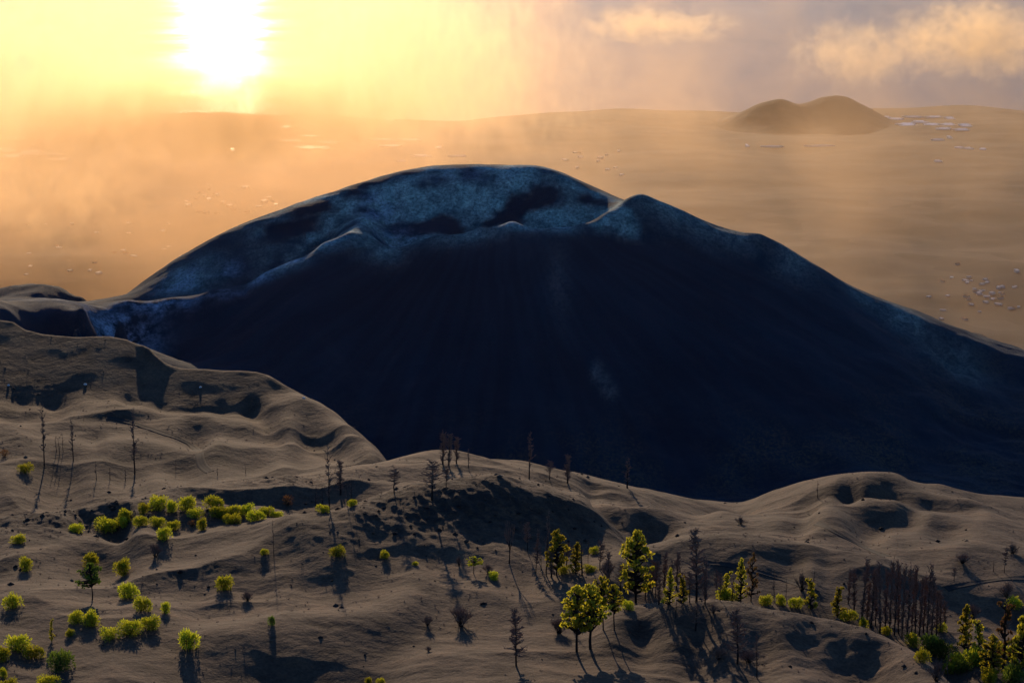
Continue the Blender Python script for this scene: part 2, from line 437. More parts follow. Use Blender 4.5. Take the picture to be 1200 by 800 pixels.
def build_ground():
    ys = np.concatenate([np.linspace(300, 470, 40)[:-1], 470 * (1050 / 470) ** (np.linspace(0, 1, 760)), 1050 * (2600 / 1050) ** (np.linspace(0, 1, 260)[1:])])
    us = np.concatenate([np.linspace(-.62, -.26, 60)[:-1], np.linspace(-.26, .26, 760), np.linspace(.26, .62, 60)[1:]])
    U, Yg = np.meshgrid(us, ys)
    Xg = U * Yg
    return grid_mesh('ground', Xg, Yg, ground_height(Xg, Yg), ash_material(), attrs={'rock': rock_mask(Xg, Yg)})
ground = build_ground()

# ------------------------------------------------------------------ volcano
_V = []
def vp(px, py, Y): _V.append(spot(px, py, Y))
far_rim = [(712, 238, 2585), (690, 225, 2602), (660, 207, 2618), (640, 198, 2628), (620, 194.5, 2634), (560, 194.5, 2640), (510, 196.5, 2640), (470, 202.5, 2632),
           (430, 213.5, 2618), (400, 225.5, 2600), (350, 243.5, 2580), (300, 262.5, 2566), (250, 280.5, 2556), (200, 308.5, 2548), (172, 326, 2545), (140, 348, 2542)]
near_rim = [(110, 360, 2425), (150, 353, 2430), (200, 350, 2430), (250, 340, 2432), (310, 322, 2440), (340, 308, 2452), (380, 284, 2468), (410, 273, 2478),
            (440, 283, 2480), (480, 286, 2478), (510, 276, 2478), (560, 268, 2480), (600, 259, 2485), (650, 267, 2490), (682, 262, 2500), (710, 249, 2518),
            (735, 233, 2538), (752, 228, 2545), (775, 236, 2546)]
right_edge = [(800, 247, 2542), (830, 262, 2536), (860, 272, 2530), (890, 276, 2526), (920, 291, 2520), (960, 315, 2515), (1000, 340, 2508), (1030, 354, 2502), (1050, 361, 2500), (1075, 368, 2500),
              (1100, 383, 2498), (1130, 396, 2495), (1170, 410, 2492), (1200, 418, 2490), (1260, 440, 2490), (1340, 462, 2490)]
for p in far_rim + near_rim + right_edge: vp(*p)
VC = (spot(585, 250, 2550)[0], 2550.0)
# crater floor and the breach valley on the left, mostly out of sight behind the near rim
for p in [(465, 299, 2510), (560, 288, 2520), (620, 284, 2528), (670, 280, 2535), (700, 262, 2548), (380, 300, 2500), (340, 318, 2486), (290, 332, 2475), (230, 348, 2465), (170, 358, 2462)]: vp(*p)
# inner wall
for p in [(450, 262, 2555), (500, 254, 2565), (560, 250, 2572), (620, 244, 2575), (660, 246, 2572), (419, 266, 2506), (427, 255, 2536), (360, 290, 2525), (300, 306, 2515), (240, 322, 2505), (395, 268, 2540)]: vp(*p)
def skirt(p, drop, slope, steps=5, curve=.9):
    x, y, z = spot(*p)
    dx, dy = x - VC[0], y - VC[1]; r = math.hypot(dx, dy); dx /= r; dy /= r
    for k in range(1, steps + 1):
        f = k / steps
        h = drop * f
        run = h / math.tan(math.radians(slope)) * (1 + .25 * f ** 2)
        _V.append((x + dx * run, y + dy * run, z - h))
for p in far_rim[:10:2]: skirt(p, 330, 27, 5)
for p in near_rim[7:-2:1]:
    x, y, z = spot(*p)
    for k in range(1, 7):                     # front slope, down to the valley
        h = (z - 572) * k / 6; run = h / math.tan(math.radians(31)) * (.96 + .1 * (k / 6) ** 2)
        a = (x - VC[0]) / 420.0
        _V.append((x + run * math.sin(a) * .9, y - run * math.cos(a * .8), z - h))
for p, sl, az in [((340, 308, 2452), 30, -.9), ((310, 322, 2440), 29, -.9), ((250, 340, 2432), 28, -.8), ((200, 350, 2430), 28, -.6),
                  ((800, 247, 2542), 29, .55), ((860, 272, 2530), 29, .6), ((920, 291, 2520), 29, .62), ((1000, 340, 2508), 28, .62), ((1050, 361, 2500), 27, .5)]:
    x, y, z = spot(*p)
    for k in range(1, 6):
        h = (z - 582) * k / 5; run = h / math.tan(math.radians(sl)) * (.96 + .12 * (k / 5) ** 2)
        _V.append((x + run * math.sin(az), y - run * math.cos(az), z - h))
# aprons right and left
for p in [(1100, 430, 2440), (1150, 440, 2445), (1200, 450, 2445), (1260, 466, 2440), (1340, 486, 2440), (1050, 480, 2310), (1120, 500, 2310), (1200, 500, 2330), (1300, 510, 2330), (1000, 540, 2200), (1100, 560, 2190), (1200, 560, 2205),
          (1300, 570, 2205), (1000, 585, 2110), (1100, 600, 2095), (1200, 600, 2110), (1300, 606, 2110), (900, 590, 2105), (800, 592, 2110), (1400, 600, 2090),
          (0, 353, 2390), (60, 351, 2400), (100, 357, 2390), (40, 362, 2350), (100, 372, 2330), (20, 375, 2300), (90, 388, 2290), (140, 376, 2330), (150, 400, 2280), (0, 395, 2260),
          (-100, 360, 2380), (-100, 395, 2260), (-200, 380, 2300), (100, 420, 2240), (0, 430, 2200), (200, 430, 2230), (250, 470, 2190), (150, 480, 2160), (-150, 430, 2200),
          (300, 520, 2150), (400, 570, 2120), (200, 540, 2110)]: vp(*p)
# small hill on the left
for p in [(-90, 349, 2850), (-40, 344, 2850), (0, 340.5, 2850), (22, 335.5, 2850), (45, 333.5, 2850), (72, 338.5, 2850), (100, 350.5, 2830), (45, 342, 2790), (0, 349, 2790), (45, 352, 2700), (-30, 356, 2700), (100, 362, 2700), (45, 356, 2560), (130, 362, 2600),
          (-60, 357, 2560), (45, 348, 2930), (45, 366, 3050), (0, 368, 3050), (-80, 366, 3020), (110, 372, 2950), (170, 372, 2750), (140, 372, 2650)]: vp(*p)
for x, y, z in [(-900, 2000, 620), (-900, 2500, 520), (-900, 3300, 380), (-400, 3300, 380), (0, 3300, 380), (400, 3300, 380), (900, 3200, 380), (1200, 2600, 440), (1200, 2000, 520), (1000, 2900, 400),
                (0, 1950, 560), (400, 1950, 560), (-400, 1950, 580), (800, 1950, 545), (700, 2750, 480), (-500, 2900, 440), (-350, 3050, 420), (-250, 2800, 500)]: _V.append((x, y, z))
_V = np.array(_V)
VR = RBF(_V[:, :2] / 100.0, _V[:, 2], c=.05, smooth=1e-3)
def volcano_height(X, Y):
    Z = VR(X / 100.0, Y / 100.0)
    a = np.arctan2(X - VC[0], Y - VC[1]); r = np.hypot(X - VC[0], Y - VC[1])
    low = sstep(700, 560, Z)
    g = (fbm(a * 9, r / 160, 3, 51) * 2.2 + (1 - np.abs(noise2(a * 17 + .4 * noise2(a * 5, r / 90, 59), r / 160, 57)) * 2) * .15) * sstep(120, 260, r)
    Z = Z + g + fbm(X / 40, Y / 40, 4, 53) * (.7 + 3.0 * low)
    return Z
def build_volcano():
    ys = np.concatenate([np.linspace(1900, 2700, 440), np.linspace(2700, 3400, 120)[1:]])
    xs = np.linspace(-950, 1250, 640)
    X, Y = np.meshgrid(xs, ys); Z = volcano_height(X, Y)
    slope = slope_np(400) * 0
    sl = (Z - CAM_Z) / Y; py = py_of(sl); px = 600 + X / Y * FPX * .965
    r = np.hypot(X - VC[0], Y - VC[1])
    inner = sstep(2470, 2500, Y) * sstep(60, 20, X - spot(700, 250, 2540)[0]) * sstep(-330, -150, X - VC[0]) * sstep(2660, 2635, Y)
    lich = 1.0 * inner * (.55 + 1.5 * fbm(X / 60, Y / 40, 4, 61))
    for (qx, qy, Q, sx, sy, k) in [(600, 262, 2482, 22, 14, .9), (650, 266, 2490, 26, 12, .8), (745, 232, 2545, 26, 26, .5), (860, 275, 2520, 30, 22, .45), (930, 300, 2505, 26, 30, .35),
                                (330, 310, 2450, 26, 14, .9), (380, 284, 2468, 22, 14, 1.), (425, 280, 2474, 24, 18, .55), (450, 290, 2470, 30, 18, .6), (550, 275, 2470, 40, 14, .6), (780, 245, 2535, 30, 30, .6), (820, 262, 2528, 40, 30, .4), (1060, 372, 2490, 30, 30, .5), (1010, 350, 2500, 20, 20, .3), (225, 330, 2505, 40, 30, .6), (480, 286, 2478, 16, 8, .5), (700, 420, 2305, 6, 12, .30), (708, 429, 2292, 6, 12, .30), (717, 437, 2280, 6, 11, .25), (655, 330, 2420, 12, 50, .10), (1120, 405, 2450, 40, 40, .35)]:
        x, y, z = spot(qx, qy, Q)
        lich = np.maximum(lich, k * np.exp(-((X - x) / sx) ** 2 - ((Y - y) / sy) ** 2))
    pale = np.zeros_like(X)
    for (qx, qy, Q, sx, sy, k) in [(140, 360, 2380, 34, 30, 1.0), (180, 352, 2425, 40, 16, .9), (250, 341, 2430, 30, 10, .5), (60, 353, 2400, 40, 14, .35), (312, 321, 2440, 18, 9, .8), (342, 307, 2453, 16, 8, .9), (378, 286, 2468, 16, 9, .8), (405, 274, 2478, 12, 10, .6),  # the left ridge entries paint its sunlit strip into the colour
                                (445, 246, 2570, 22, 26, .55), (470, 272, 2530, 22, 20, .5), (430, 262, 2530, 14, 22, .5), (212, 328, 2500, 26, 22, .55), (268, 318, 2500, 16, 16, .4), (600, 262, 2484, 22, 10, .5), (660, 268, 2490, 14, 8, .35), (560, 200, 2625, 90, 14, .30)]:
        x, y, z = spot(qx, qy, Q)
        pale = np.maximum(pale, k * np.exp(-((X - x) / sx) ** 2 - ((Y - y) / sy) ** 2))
    scrub = sstep(650, 590, Z) * np.clip(.45 + .8 * fbm(X / 70, Y / 70, 3, 71), 0, 1)
    aa = np.arctan2(X - VC[0], Y - VC[1])
    rill = np.clip(.5 + .9 * fbm(aa * 21 + .5 * noise2(X / 60, Y / 60, 99), r / 150, 4, 97), 0, 1)
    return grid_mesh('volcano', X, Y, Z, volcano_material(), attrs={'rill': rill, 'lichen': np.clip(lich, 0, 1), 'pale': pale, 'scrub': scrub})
volcano = build_volcano()

# ------------------------------------------------------------------ coast and sea
COAST = 8025.0
def plain_height(X, Y):
    c = COAST + fbm(X / 900, X * 0 + .3, 3, 81) * 170 + 60 * np.sin(X / 700)
    z = (c - Y) * .082
    cliff = sstep(0, -60, Y - c) * 16 - 6
    return np.where(Y < c, np.maximum(z, 0) + 2, z * .5) + cliff + fbm(X / 500, Y / 500, 4, 83) * 10 * sstep(c + 50, c - 600, Y)
def build_plain():
    ys = np.concatenate([np.linspace(2200, 7000, 160), np.linspace(7000, 8500, 300)[1:]])
    us = np.linspace(-.75, .75, 420)
    U, Y = np.meshgrid(us, ys); X = U * Y
    return grid_mesh('coastal_plain', X, Y, plain_height(X, Y), plain_material())
build_plain()
def build_twin_hill():
    m, nt, b = new_mat('hill_slope'); b.inputs['Base Color'].default_value = (.045, .036, .028, 1)
    n = noise_node(nt, .02, 6, .65, N(nt, 'ShaderNodeTexCoord').outputs['Object'])
    nt.links.new(ramp(nt, n.outputs[0], [(.3, (.022, .015, .013)), (.7, (.045, .031, .026))]).outputs[0], b.inputs['Base Color'])
    prof = [(740, 160), (790, 158), (830, 151), (850, 143), (870, 131), (890, 121), (910, 116), (918, 117), (932, 123), (945, 121), (960, 114.5), (975, 112), (990, 114), (1005, 121), (1025, 132), (1045, 143), (1070, 151), (1110, 157), (1160, 161)]
    Y0 = 7450.0
    px = np.array([p[0] for p in prof], float); hz = np.array([spot(p[0], p[1], Y0)[2] for p in prof])
    xs = np.linspace(spot(740, 150, Y0)[0], spot(1160, 150, Y0)[0], 220); ys = np.linspace(-420, 420, 120)
    X, Yd = np.meshgrid(xs, ys)
    ppx = 600 + X / Y0 * FPX * .985
    h = np.interp(ppx, px, hz)
    k = np.ones(5) / 5
    h = np.apply_along_axis(lambda r: np.convolve(np.pad(r, 2, 'edge'), k, 'valid'), 1, h)
    base = plain_height(X, Y0 + Yd) - 6
    f = np.exp(-np.abs(Yd / 190.0) ** 1.7)
    Z = base + np.maximum(h - base, 0) * f + fbm(X / 60, Yd / 60, 3, 91) * 1.5 - 3 * (1 - f)
    return grid_mesh('twin_hill', X, Y0 + Yd, Z, m)
build_twin_hill()
def build_sea():
    ys = np.array([-3000, 5000, 7000, 8000, 9000, 11000, 14000, 20000, 30000, 60000], float)
    xs = np.array([-45000, -20000, -8000, -3000, 0, 3000, 8000, 20000, 45000], float)
    X, Y = np.meshgrid(xs, ys)
    return grid_mesh('sea', X, Y, X * 0, sea_material())
build_sea()
# ------------------------------------------------------------------ plants: materials
def leaf_material(name, stops, trans, tint):
    m, nt, b = new_mat(name); L = nt.links
    info = N(nt, 'ShaderNodeObjectInfo'); geo = N(nt, 'ShaderNodeNewGeometry')
    r = ramp(nt, geo.outputs['Random Per Island'], stops)
    hs = N(nt, 'ShaderNodeHueSaturation'); L.new(r.outputs[0], hs.inputs['Color'])
    mr = N(nt, 'ShaderNodeMapRange'); L.new(info.outputs['Random'], mr.inputs[0]); mr.inputs[3].default_value = .62; mr.inputs[4].default_value = 1.22
    L.new(mr.outputs[0], hs.inputs['Value'])
    mr2 = N(nt, 'ShaderNodeMapRange'); L.new(info.outputs['Random'], mr2.inputs[0]); mr2.inputs[3].default_value = .485; mr2.inputs[4].default_value = .515
    L.new(mr2.outputs[0], hs.inputs['Hue'])
    L.new(hs.outputs[0], b.inputs['Base Color']); b.inputs['Roughness'].default_value = .6
    t = N(nt, 'ShaderNodeBsdfTranslucent'); L.new(mix(nt, 1.0, hs.outputs[0], tint, 'MULTIPLY'), t.inputs[0])
    ms = N(nt, 'ShaderNodeMixShader'); ms.inputs[0].default_value = trans
    L.new(b.outputs[0], ms.inputs[1]); L.new(t.outputs[0], ms.inputs[2])
    out = [n for n in nt.nodes if n.type == 'OUTPUT_MATERIAL'][0]; L.new(ms.outputs[0], out.inputs[0])
    return m
def bark_material(name, c0, c1):
    m, nt, b = new_mat(name)
    n = noise_node(nt, 3.0, 6, .7, N(nt, 'ShaderNodeTexCoord').outputs['Object'])
    nt.links.new(ramp(nt, n.outputs[0], [(.3, c0), (.7, c1)]).outputs[0], b.inputs['Base Color'])
    bump(nt, b, n.outputs[0], .6, .2)
    return m
M_BROOM = leaf_material('broom_leaf', [(0, (.15, .18, .018)), (.5, (.29, .31, .030)), (1, (.44, .42, .045))], .50, (2.1, 1.95, .8))
M_GREEN = leaf_material('dark_leaf', [(0, (.05, .085, .022)), (.6, (.10, .14, .03)), (1, (.18, .21, .04))], .45, (1.6, 1.7, .8))
M_DRY = leaf_material('dry_leaf', [(0, (.11, .06, .025)), (1, (.22, .13, .05))], .4, (1.5, 1.3, .9))
M_NEEDLE = leaf_material('pine_needle', [(0, (.10, .115, .022)), (.5, (.23, .225, .034)), (1, (.38, .32, .05))], .6, (2.1, 1.9, .8))
M_RUST = leaf_material('scorched_needle', [(0, (.10, .055, .03)), (.6, (.15, .08, .035)), (1, (.16, .13, .03))], .4, (1.5, 1.3, .9))
M_BARK = bark_material('charred_bark', (.012, .010, .010), (.035, .027, .023))
M_TWIG = bark_material('dry_twig', (.15, .088, .064), (.30, .185, .135))
M_PALE = bark_material('weathered_twig', (.10, .065, .05), (.20, .14, .11))

# ------------------------------------------------------------------ plants: shapes (unit height, unit radius; scaled when placed)
class MB:
    def __init__(self): self.v = []; self.f = []
    def tube(self, pts, rads, n=4):
        base = len(self.v)
        for k, (p, r) in enumerate(zip(pts, rads)):
            d = (pts[min(k + 1, len(pts) - 1)] - pts[max(k - 1, 0)]).normalized()
            a = d.orthogonal().normalized(); b = d.cross(a)
            for j in range(n):
                t = 2 * math.pi * j / n
                self.v.append(p + (a * math.cos(t) + b * math.sin(t)) * r)
        for k in range(len(pts) - 1):
            for j in range(n):
                q = base + k * n + j; w = base + k * n + (j + 1) % n
                self.f.append((q, w, w + n, q + n))
    def blade(self, p, d, w, rg):
        s = d.cross(Vector((rg.uniform(-1, 1), rg.uniform(-1, 1), rg.uniform(-1, 1)))).normalized() * w
        b = len(self.v)
        self.v += [p - s * .35, p + d * .45 - s, p + d, p + d * .45 + s]
        self.f.append((b, b + 1, b + 2, b + 3))
    def mesh(self, name, mat):
        me = bpy.data.meshes.new(name); me.from_pydata([tuple(p) for p in self.v], [], self.f); me.update()
        me.materials.append(mat); return me
def rv(rg, up=0.0):
    while True:
        v = Vector((rg.uniform(-1, 1), rg.uniform(-1, 1), rg.uniform(-1, 1)))
        if .1 < v.length < 1: break
    v.normalize(); v.z += up; return v.normalized()

def broom_meshes(seed, leaf, nlobe=8, per=190, low=.18, blade=(.16, .34)):
    rg = random.Random(seed); st = MB(); fo = MB()
    lobes = []
    for k in range(nlobe):
        a = rg.uniform(0, 6.28); r = rg.uniform(.25, .72) if k else 0
        lobes.append((Vector((math.cos(a) * r, math.sin(a) * r, rg.uniform(.22, .50 - .22 * r))), rg.uniform(.30, .46)))
    for c, r in lobes:
        st.tube([Vector((c.x * .15, c.y * .15, -.05)), Vector((c.x * .55, c.y * .55, c.z * .5)), c], [.045, .03, .012])
        for j in range(3):
            e = c + rv(rg, .3) * r * .8
            st.tube([c * .8, e], [.016, .006], 3)
        for j in range(per):
            d = rv(rg, .25)
            p = c + Vector((d.x, d.y, d.z * 1.05)) * r * rg.uniform(.45, 1.0)
            if p.z < .02: continue
            fo.blade(p, (d + rv(rg, .5) * .6).normalized() * rg.uniform(*blade) * .62, rg.uniform(.017, .036), rg)
    return [('stem', st.mesh('stem', M_BARK)), ('foliage', fo.mesh('foliage', leaf))]

def trunk_pts(rg, n=7, lean=.03, top=1.0):
    x = y = 0.0; pts = []
    for k in range(n):
        pts.append(Vector((x, y, top * k / (n - 1)))); x += rg.uniform(-lean, lean); y += rg.uniform(-lean, lean)
    pts[0] = pts[0] + Vector((0, 0, -.04))
    return pts
def along(pts, f):
    t = f * (len(pts) - 1); k = min(int(t), len(pts) - 2); return pts[k].lerp(pts[k + 1], t - k)

def pine_meshes(seed, leaf=None, clumps=34, z0=.22, shape='round', stalk=.030):
    """horizontal radius 1 means one half crown width; heights are fractions of the tree"""
    leaf = leaf or M_NEEDLE
    rg = random.Random(seed); tr = MB(); br = MB(); fo = MB()
    tp = trunk_pts(rg, 8, .05)
    tr.tube(tp, [stalk * 2.7 * (1 - .80 * k / 7) for k in range(8)], 6)
    for c in range(clumps):
        f = z0 + (1 - z0) * ((c + rg.random()) / clumps)
        q = (f - z0) / (1 - z0)
        w = {'round': .95 * math.sin(math.pi * min(1, .18 + .80 * q)) ** .7, 'cone': .95 * (1 - q) ** .75 + .10, 'column': .55 + .25 * math.sin(7 * q)}[shape]
        a = rg.uniform(0, 6.28); r = w * rg.uniform(.30, 1.15)
        p0 = along(tp, max(0, f - .06)); e = along(tp, f) + Vector((math.cos(a) * r, math.sin(a) * r, rg.uniform(0, .04)))
        br.tube([p0, p0.lerp(e, .55) + Vector((0, 0, -.012)), e], [.035, .022, .010], 4)
        R = rg.uniform(.09, .21) * (1.15 - .3 * q)
        nb = rg.randint(28, 46)
        for j in range(nb):
            d = rv(rg, .35); d2 = Vector((d.x, d.y, d.z * .22))
            s = e + Vector((d.x * R * .7, d.y * R * .7, d.z * R * .16)) * rg.uniform(.2, 1)
            fo.blade(s, d2 * R * rg.uniform(.6, 1.35), rg.uniform(.016, .032), rg)
    return [('trunk', tr.mesh('trunk', M_BARK)), ('branch', br.mesh('branch', M_BARK)), ('foliage', fo.mesh('foliage', leaf))]

def burnt_meshes(seed, nb=46, z0=.18, shape='cone', twigs=9, twig=None, stalk=.085, droop=.0):
    twig = twig or M_TWIG
    rg = random.Random(seed); tr = MB(); br = MB()
    tp = trunk_pts(rg, 9, .05)
    tr.tube(tp, [stalk * (1 - .86 * k / 8) for k in range(9)], 6)
    for c in range(nb):
        q = rg.random() ** .9; f = z0 + (1 - z0) * q
        w = {'cone': 1.0 * (1 - q) ** .8 + .12, 'vase': .35 + .65 * math.sin(math.pi * (.15 + .75 * q)), 'column': .42 + .2 * rg.random(), 'sparse': (.30 + .70 * rg.random() ** 2) * (1.1 - .6 * q)}[shape]
        a = rg.uniform(0, 6.28); r = w * rg.uniform(.5, 1.05)
        p0 = along(tp, f); up = rg.uniform(.01, .11) - droop if shape != 'column' else rg.uniform(.03, .13)
        e = p0 + Vector((math.cos(a) * r, math.sin(a) * r, up))
        m = p0.lerp(e, .5) + Vector((0, 0, -.010 + .5 * droop))
        m += Vector((rg.uniform(-.1, .1), rg.uniform(-.1, .1), rg.uniform(-.015, .02))) * r
        br.tube([p0, m, e], [.018, .012, .006], 3)
        for j in range(twigs):
            s = p0.lerp(m, 2 * q2) if (q2 := rg.uniform(.15, 1)) < .5 else m.lerp(e, 2 * q2 - 1); d = rv(rg, .3)
            br.tube([s, s + Vector((d.x * .30, d.y * .30, d.z * .05 + .012)) * rg.uniform(.5, 1.1)], [.009, .004], 3)
    return [('trunk', tr.mesh('trunk', M_BARK)), ('branch', br.mesh('branch', twig))]

def shrub_meshes(seed, stems=26, twigs=18, twig=None):
    twig = twig or M_TWIG
    rg = random.Random(seed); st = MB(); tw = MB()
    for c in range(stems):
        a = rg.uniform(0, 6.28); r = rg.uniform(.1, .95); h = rg.uniform(.55, 1.0) * (1 - .35 * r)
        p0 = Vector((rg.uniform(-.1, .1), rg.uniform(-.1, .1), -.08)); e = Vector((math.cos(a) * r, math.sin(a) * r, h))
        m = p0.lerp(e, .5) + Vector((0, 0, .08))
        st.tube([p0, m, e], [.030, .020, .008], 4)
        for j in range(twigs):
            s = m.lerp(e, rg.random()); d = rv(rg, .5)
            tw.tube([s, s + Vector((d.x, d.y, d.z * 1.05)) * rg.uniform(.15, .42)], [.011, .005], 3)
    return [('stem', st.mesh('stem', M_BARK)), ('twig', tw.mesh('twig', twig))]

def limb_tree_meshes(seed):
    """bare broad tree that forks low into several rising limbs"""
    rg = random.Random(seed); tr = MB(); br = MB()
    def grow(p, d, l, r, lev):
        e = p + d * l; m = p.lerp(e, .5) + rv(rg) * l * .06
        (tr if lev < 2 else br).tube([p, m, e], [r, r * .8, r * .6], 5 if lev < 2 else 3)
        if lev >= 4: return
        for k in range(3 if lev else 4):
            nd = (d + rv(rg, .15) * (.75 if lev else .9)).normalized(); nd.z = abs(nd.z) * .9 + .12
            grow(e if k else m.lerp(e, .6), nd.normalized(), l * rg.uniform(.55, .8), r * .58, lev + 1)
    grow(Vector((0, 0, -.05)), Vector((.05, 0, 1)), .30, .055, 0)
    return [('limb', tr.mesh('limb', M_BARK)), ('twig', br.mesh('twig', M_TWIG))]

KINDS = {}
for i in range(5): KINDS['broom', i] = broom_meshes(100 + i, M_BROOM)
for i in range(2): KINDS['green', i] = broom_meshes(120 + i, M_GREEN, 8)
KINDS['tree', 0] = pine_meshes(140, M_GREEN, 40, .42, 'round', .02); KINDS['tree', 1] = pine_meshes(141, M_BROOM, 36, .50, 'round', .02)
KINDS['dry', 0] = broom_meshes(130, M_DRY, 6, 60)
KINDS['pine', 0] = pine_meshes(200, shape='round', clumps=58, z0=.34)
KINDS['pine', 1] = pine_meshes(201, shape='round', clumps=74, z0=.18)
KINDS['pine', 2] = pine_meshes(202, shape='column', clumps=56, z0=.08)
KINDS['pine', 3] = pine_meshes(203, shape='cone', clumps=66, z0=.06)
KINDS['pine', 4] = pine_meshes(204, shape='round', clumps=44, z0=.42)
KINDS['rust', 0] = pine_meshes(210, M_RUST, shape='column', clumps=24, z0=.10, stalk=.04)
KINDS['rust', 1] = pine_meshes(211, M_RUST, shape='cone', clumps=26, z0=.15, stalk=.03)
for i in range(2): KINDS['burnt', i] = burnt_meshes(300 + i, 30, .22, 'sparse', 6, stalk=.10)
KINDS['burnt', 2] = burnt_meshes(302, 60, .14, 'cone', 10)
for i in range(2): KINDS['burnt', 3 + i] = burnt_meshes(310 + i, 50, .30, 'vase')
for i in range(4): KINDS['column', i] = burnt_meshes(320 + i, 66, .10, 'column', 12, stalk=.13)
for i in range(2): KINDS['snag', i] = burnt_meshes(330 + i, 16, .35, 'cone', 2, stalk=.16)
KINDS['shrub', 0] = shrub_meshes(340); KINDS['shrub', 1] = shrub_meshes(341, 32, 20)
KINDS['shrub', 2] = shrub_meshes(342, 24, 18, M_PALE)
KINDS['limb', 0] = limb_tree_meshes(352)

_PY = np.arange(405.0, 1300.0, .4)
def on_ground(px, py):
    """where the line of sight through a photo pixel first meets the modelled ground"""
    v = (400.0 - py) / FPX
    t = _PY / (math.cos(PITCH) - math.sin(PITCH) * v)
    X = t * (px - 600.0) / FPX
    d = (CAM_Z + _PY * slope_of(py)) - ground_height(X, _PY)
    k = np.argmax(d <= 0)
    if d[k] > 0: k = len(_PY) - 1
    return X[k], _PY[k], float(ground_height(X[k], _PY[k]))

def thing(name, label, cat, loc, rz=0.0, group=None):
    o = bpy.data.objects.new(name, None); o.empty_display_size = .5; COL.objects.link(o)
    o.location = loc; o.rotation_euler = (0, 0, rz); o['label'] = label; o['category'] = cat
    if group: o['group'] = group
    return o
def plant(kind, px, base, w, h, name, label, cat, group, lean=0.0):
    x, y, z = on_ground(px, base)
    m = y / FPX * 1.03
    o = thing(name, label, cat, (x, y, z - .05), rng.uniform(0, 6.28), group)
    o.rotation_euler = (0, lean, rng.uniform(0, 6.28))
    sx = w * m * .5 * rng.uniform(.92, 1.1); o.scale = (sx, sx * rng.uniform(.78, 1.15), h * m * rng.uniform(.93, 1.07))
    for pn, me in KINDS[kind]:
        c = bpy.data.objects.new(pn, me); COL.objects.link(c); c.parent = o
    return o
ORD = ['first', 'second', 'third', 'fourth', 'fifth', 'sixth', 'seventh', 'eighth', 'ninth', 'tenth', 'eleventh', 'twelfth', 'thirteenth', 'fourteenth', 'fifteenth',
       'sixteenth', 'seventeenth', 'eighteenth', 'nineteenth', 'twentieth', 'twenty-first', 'twenty-second', 'twenty-third', 'twenty-fourth', 'twenty-fifth', 'twenty-sixth']

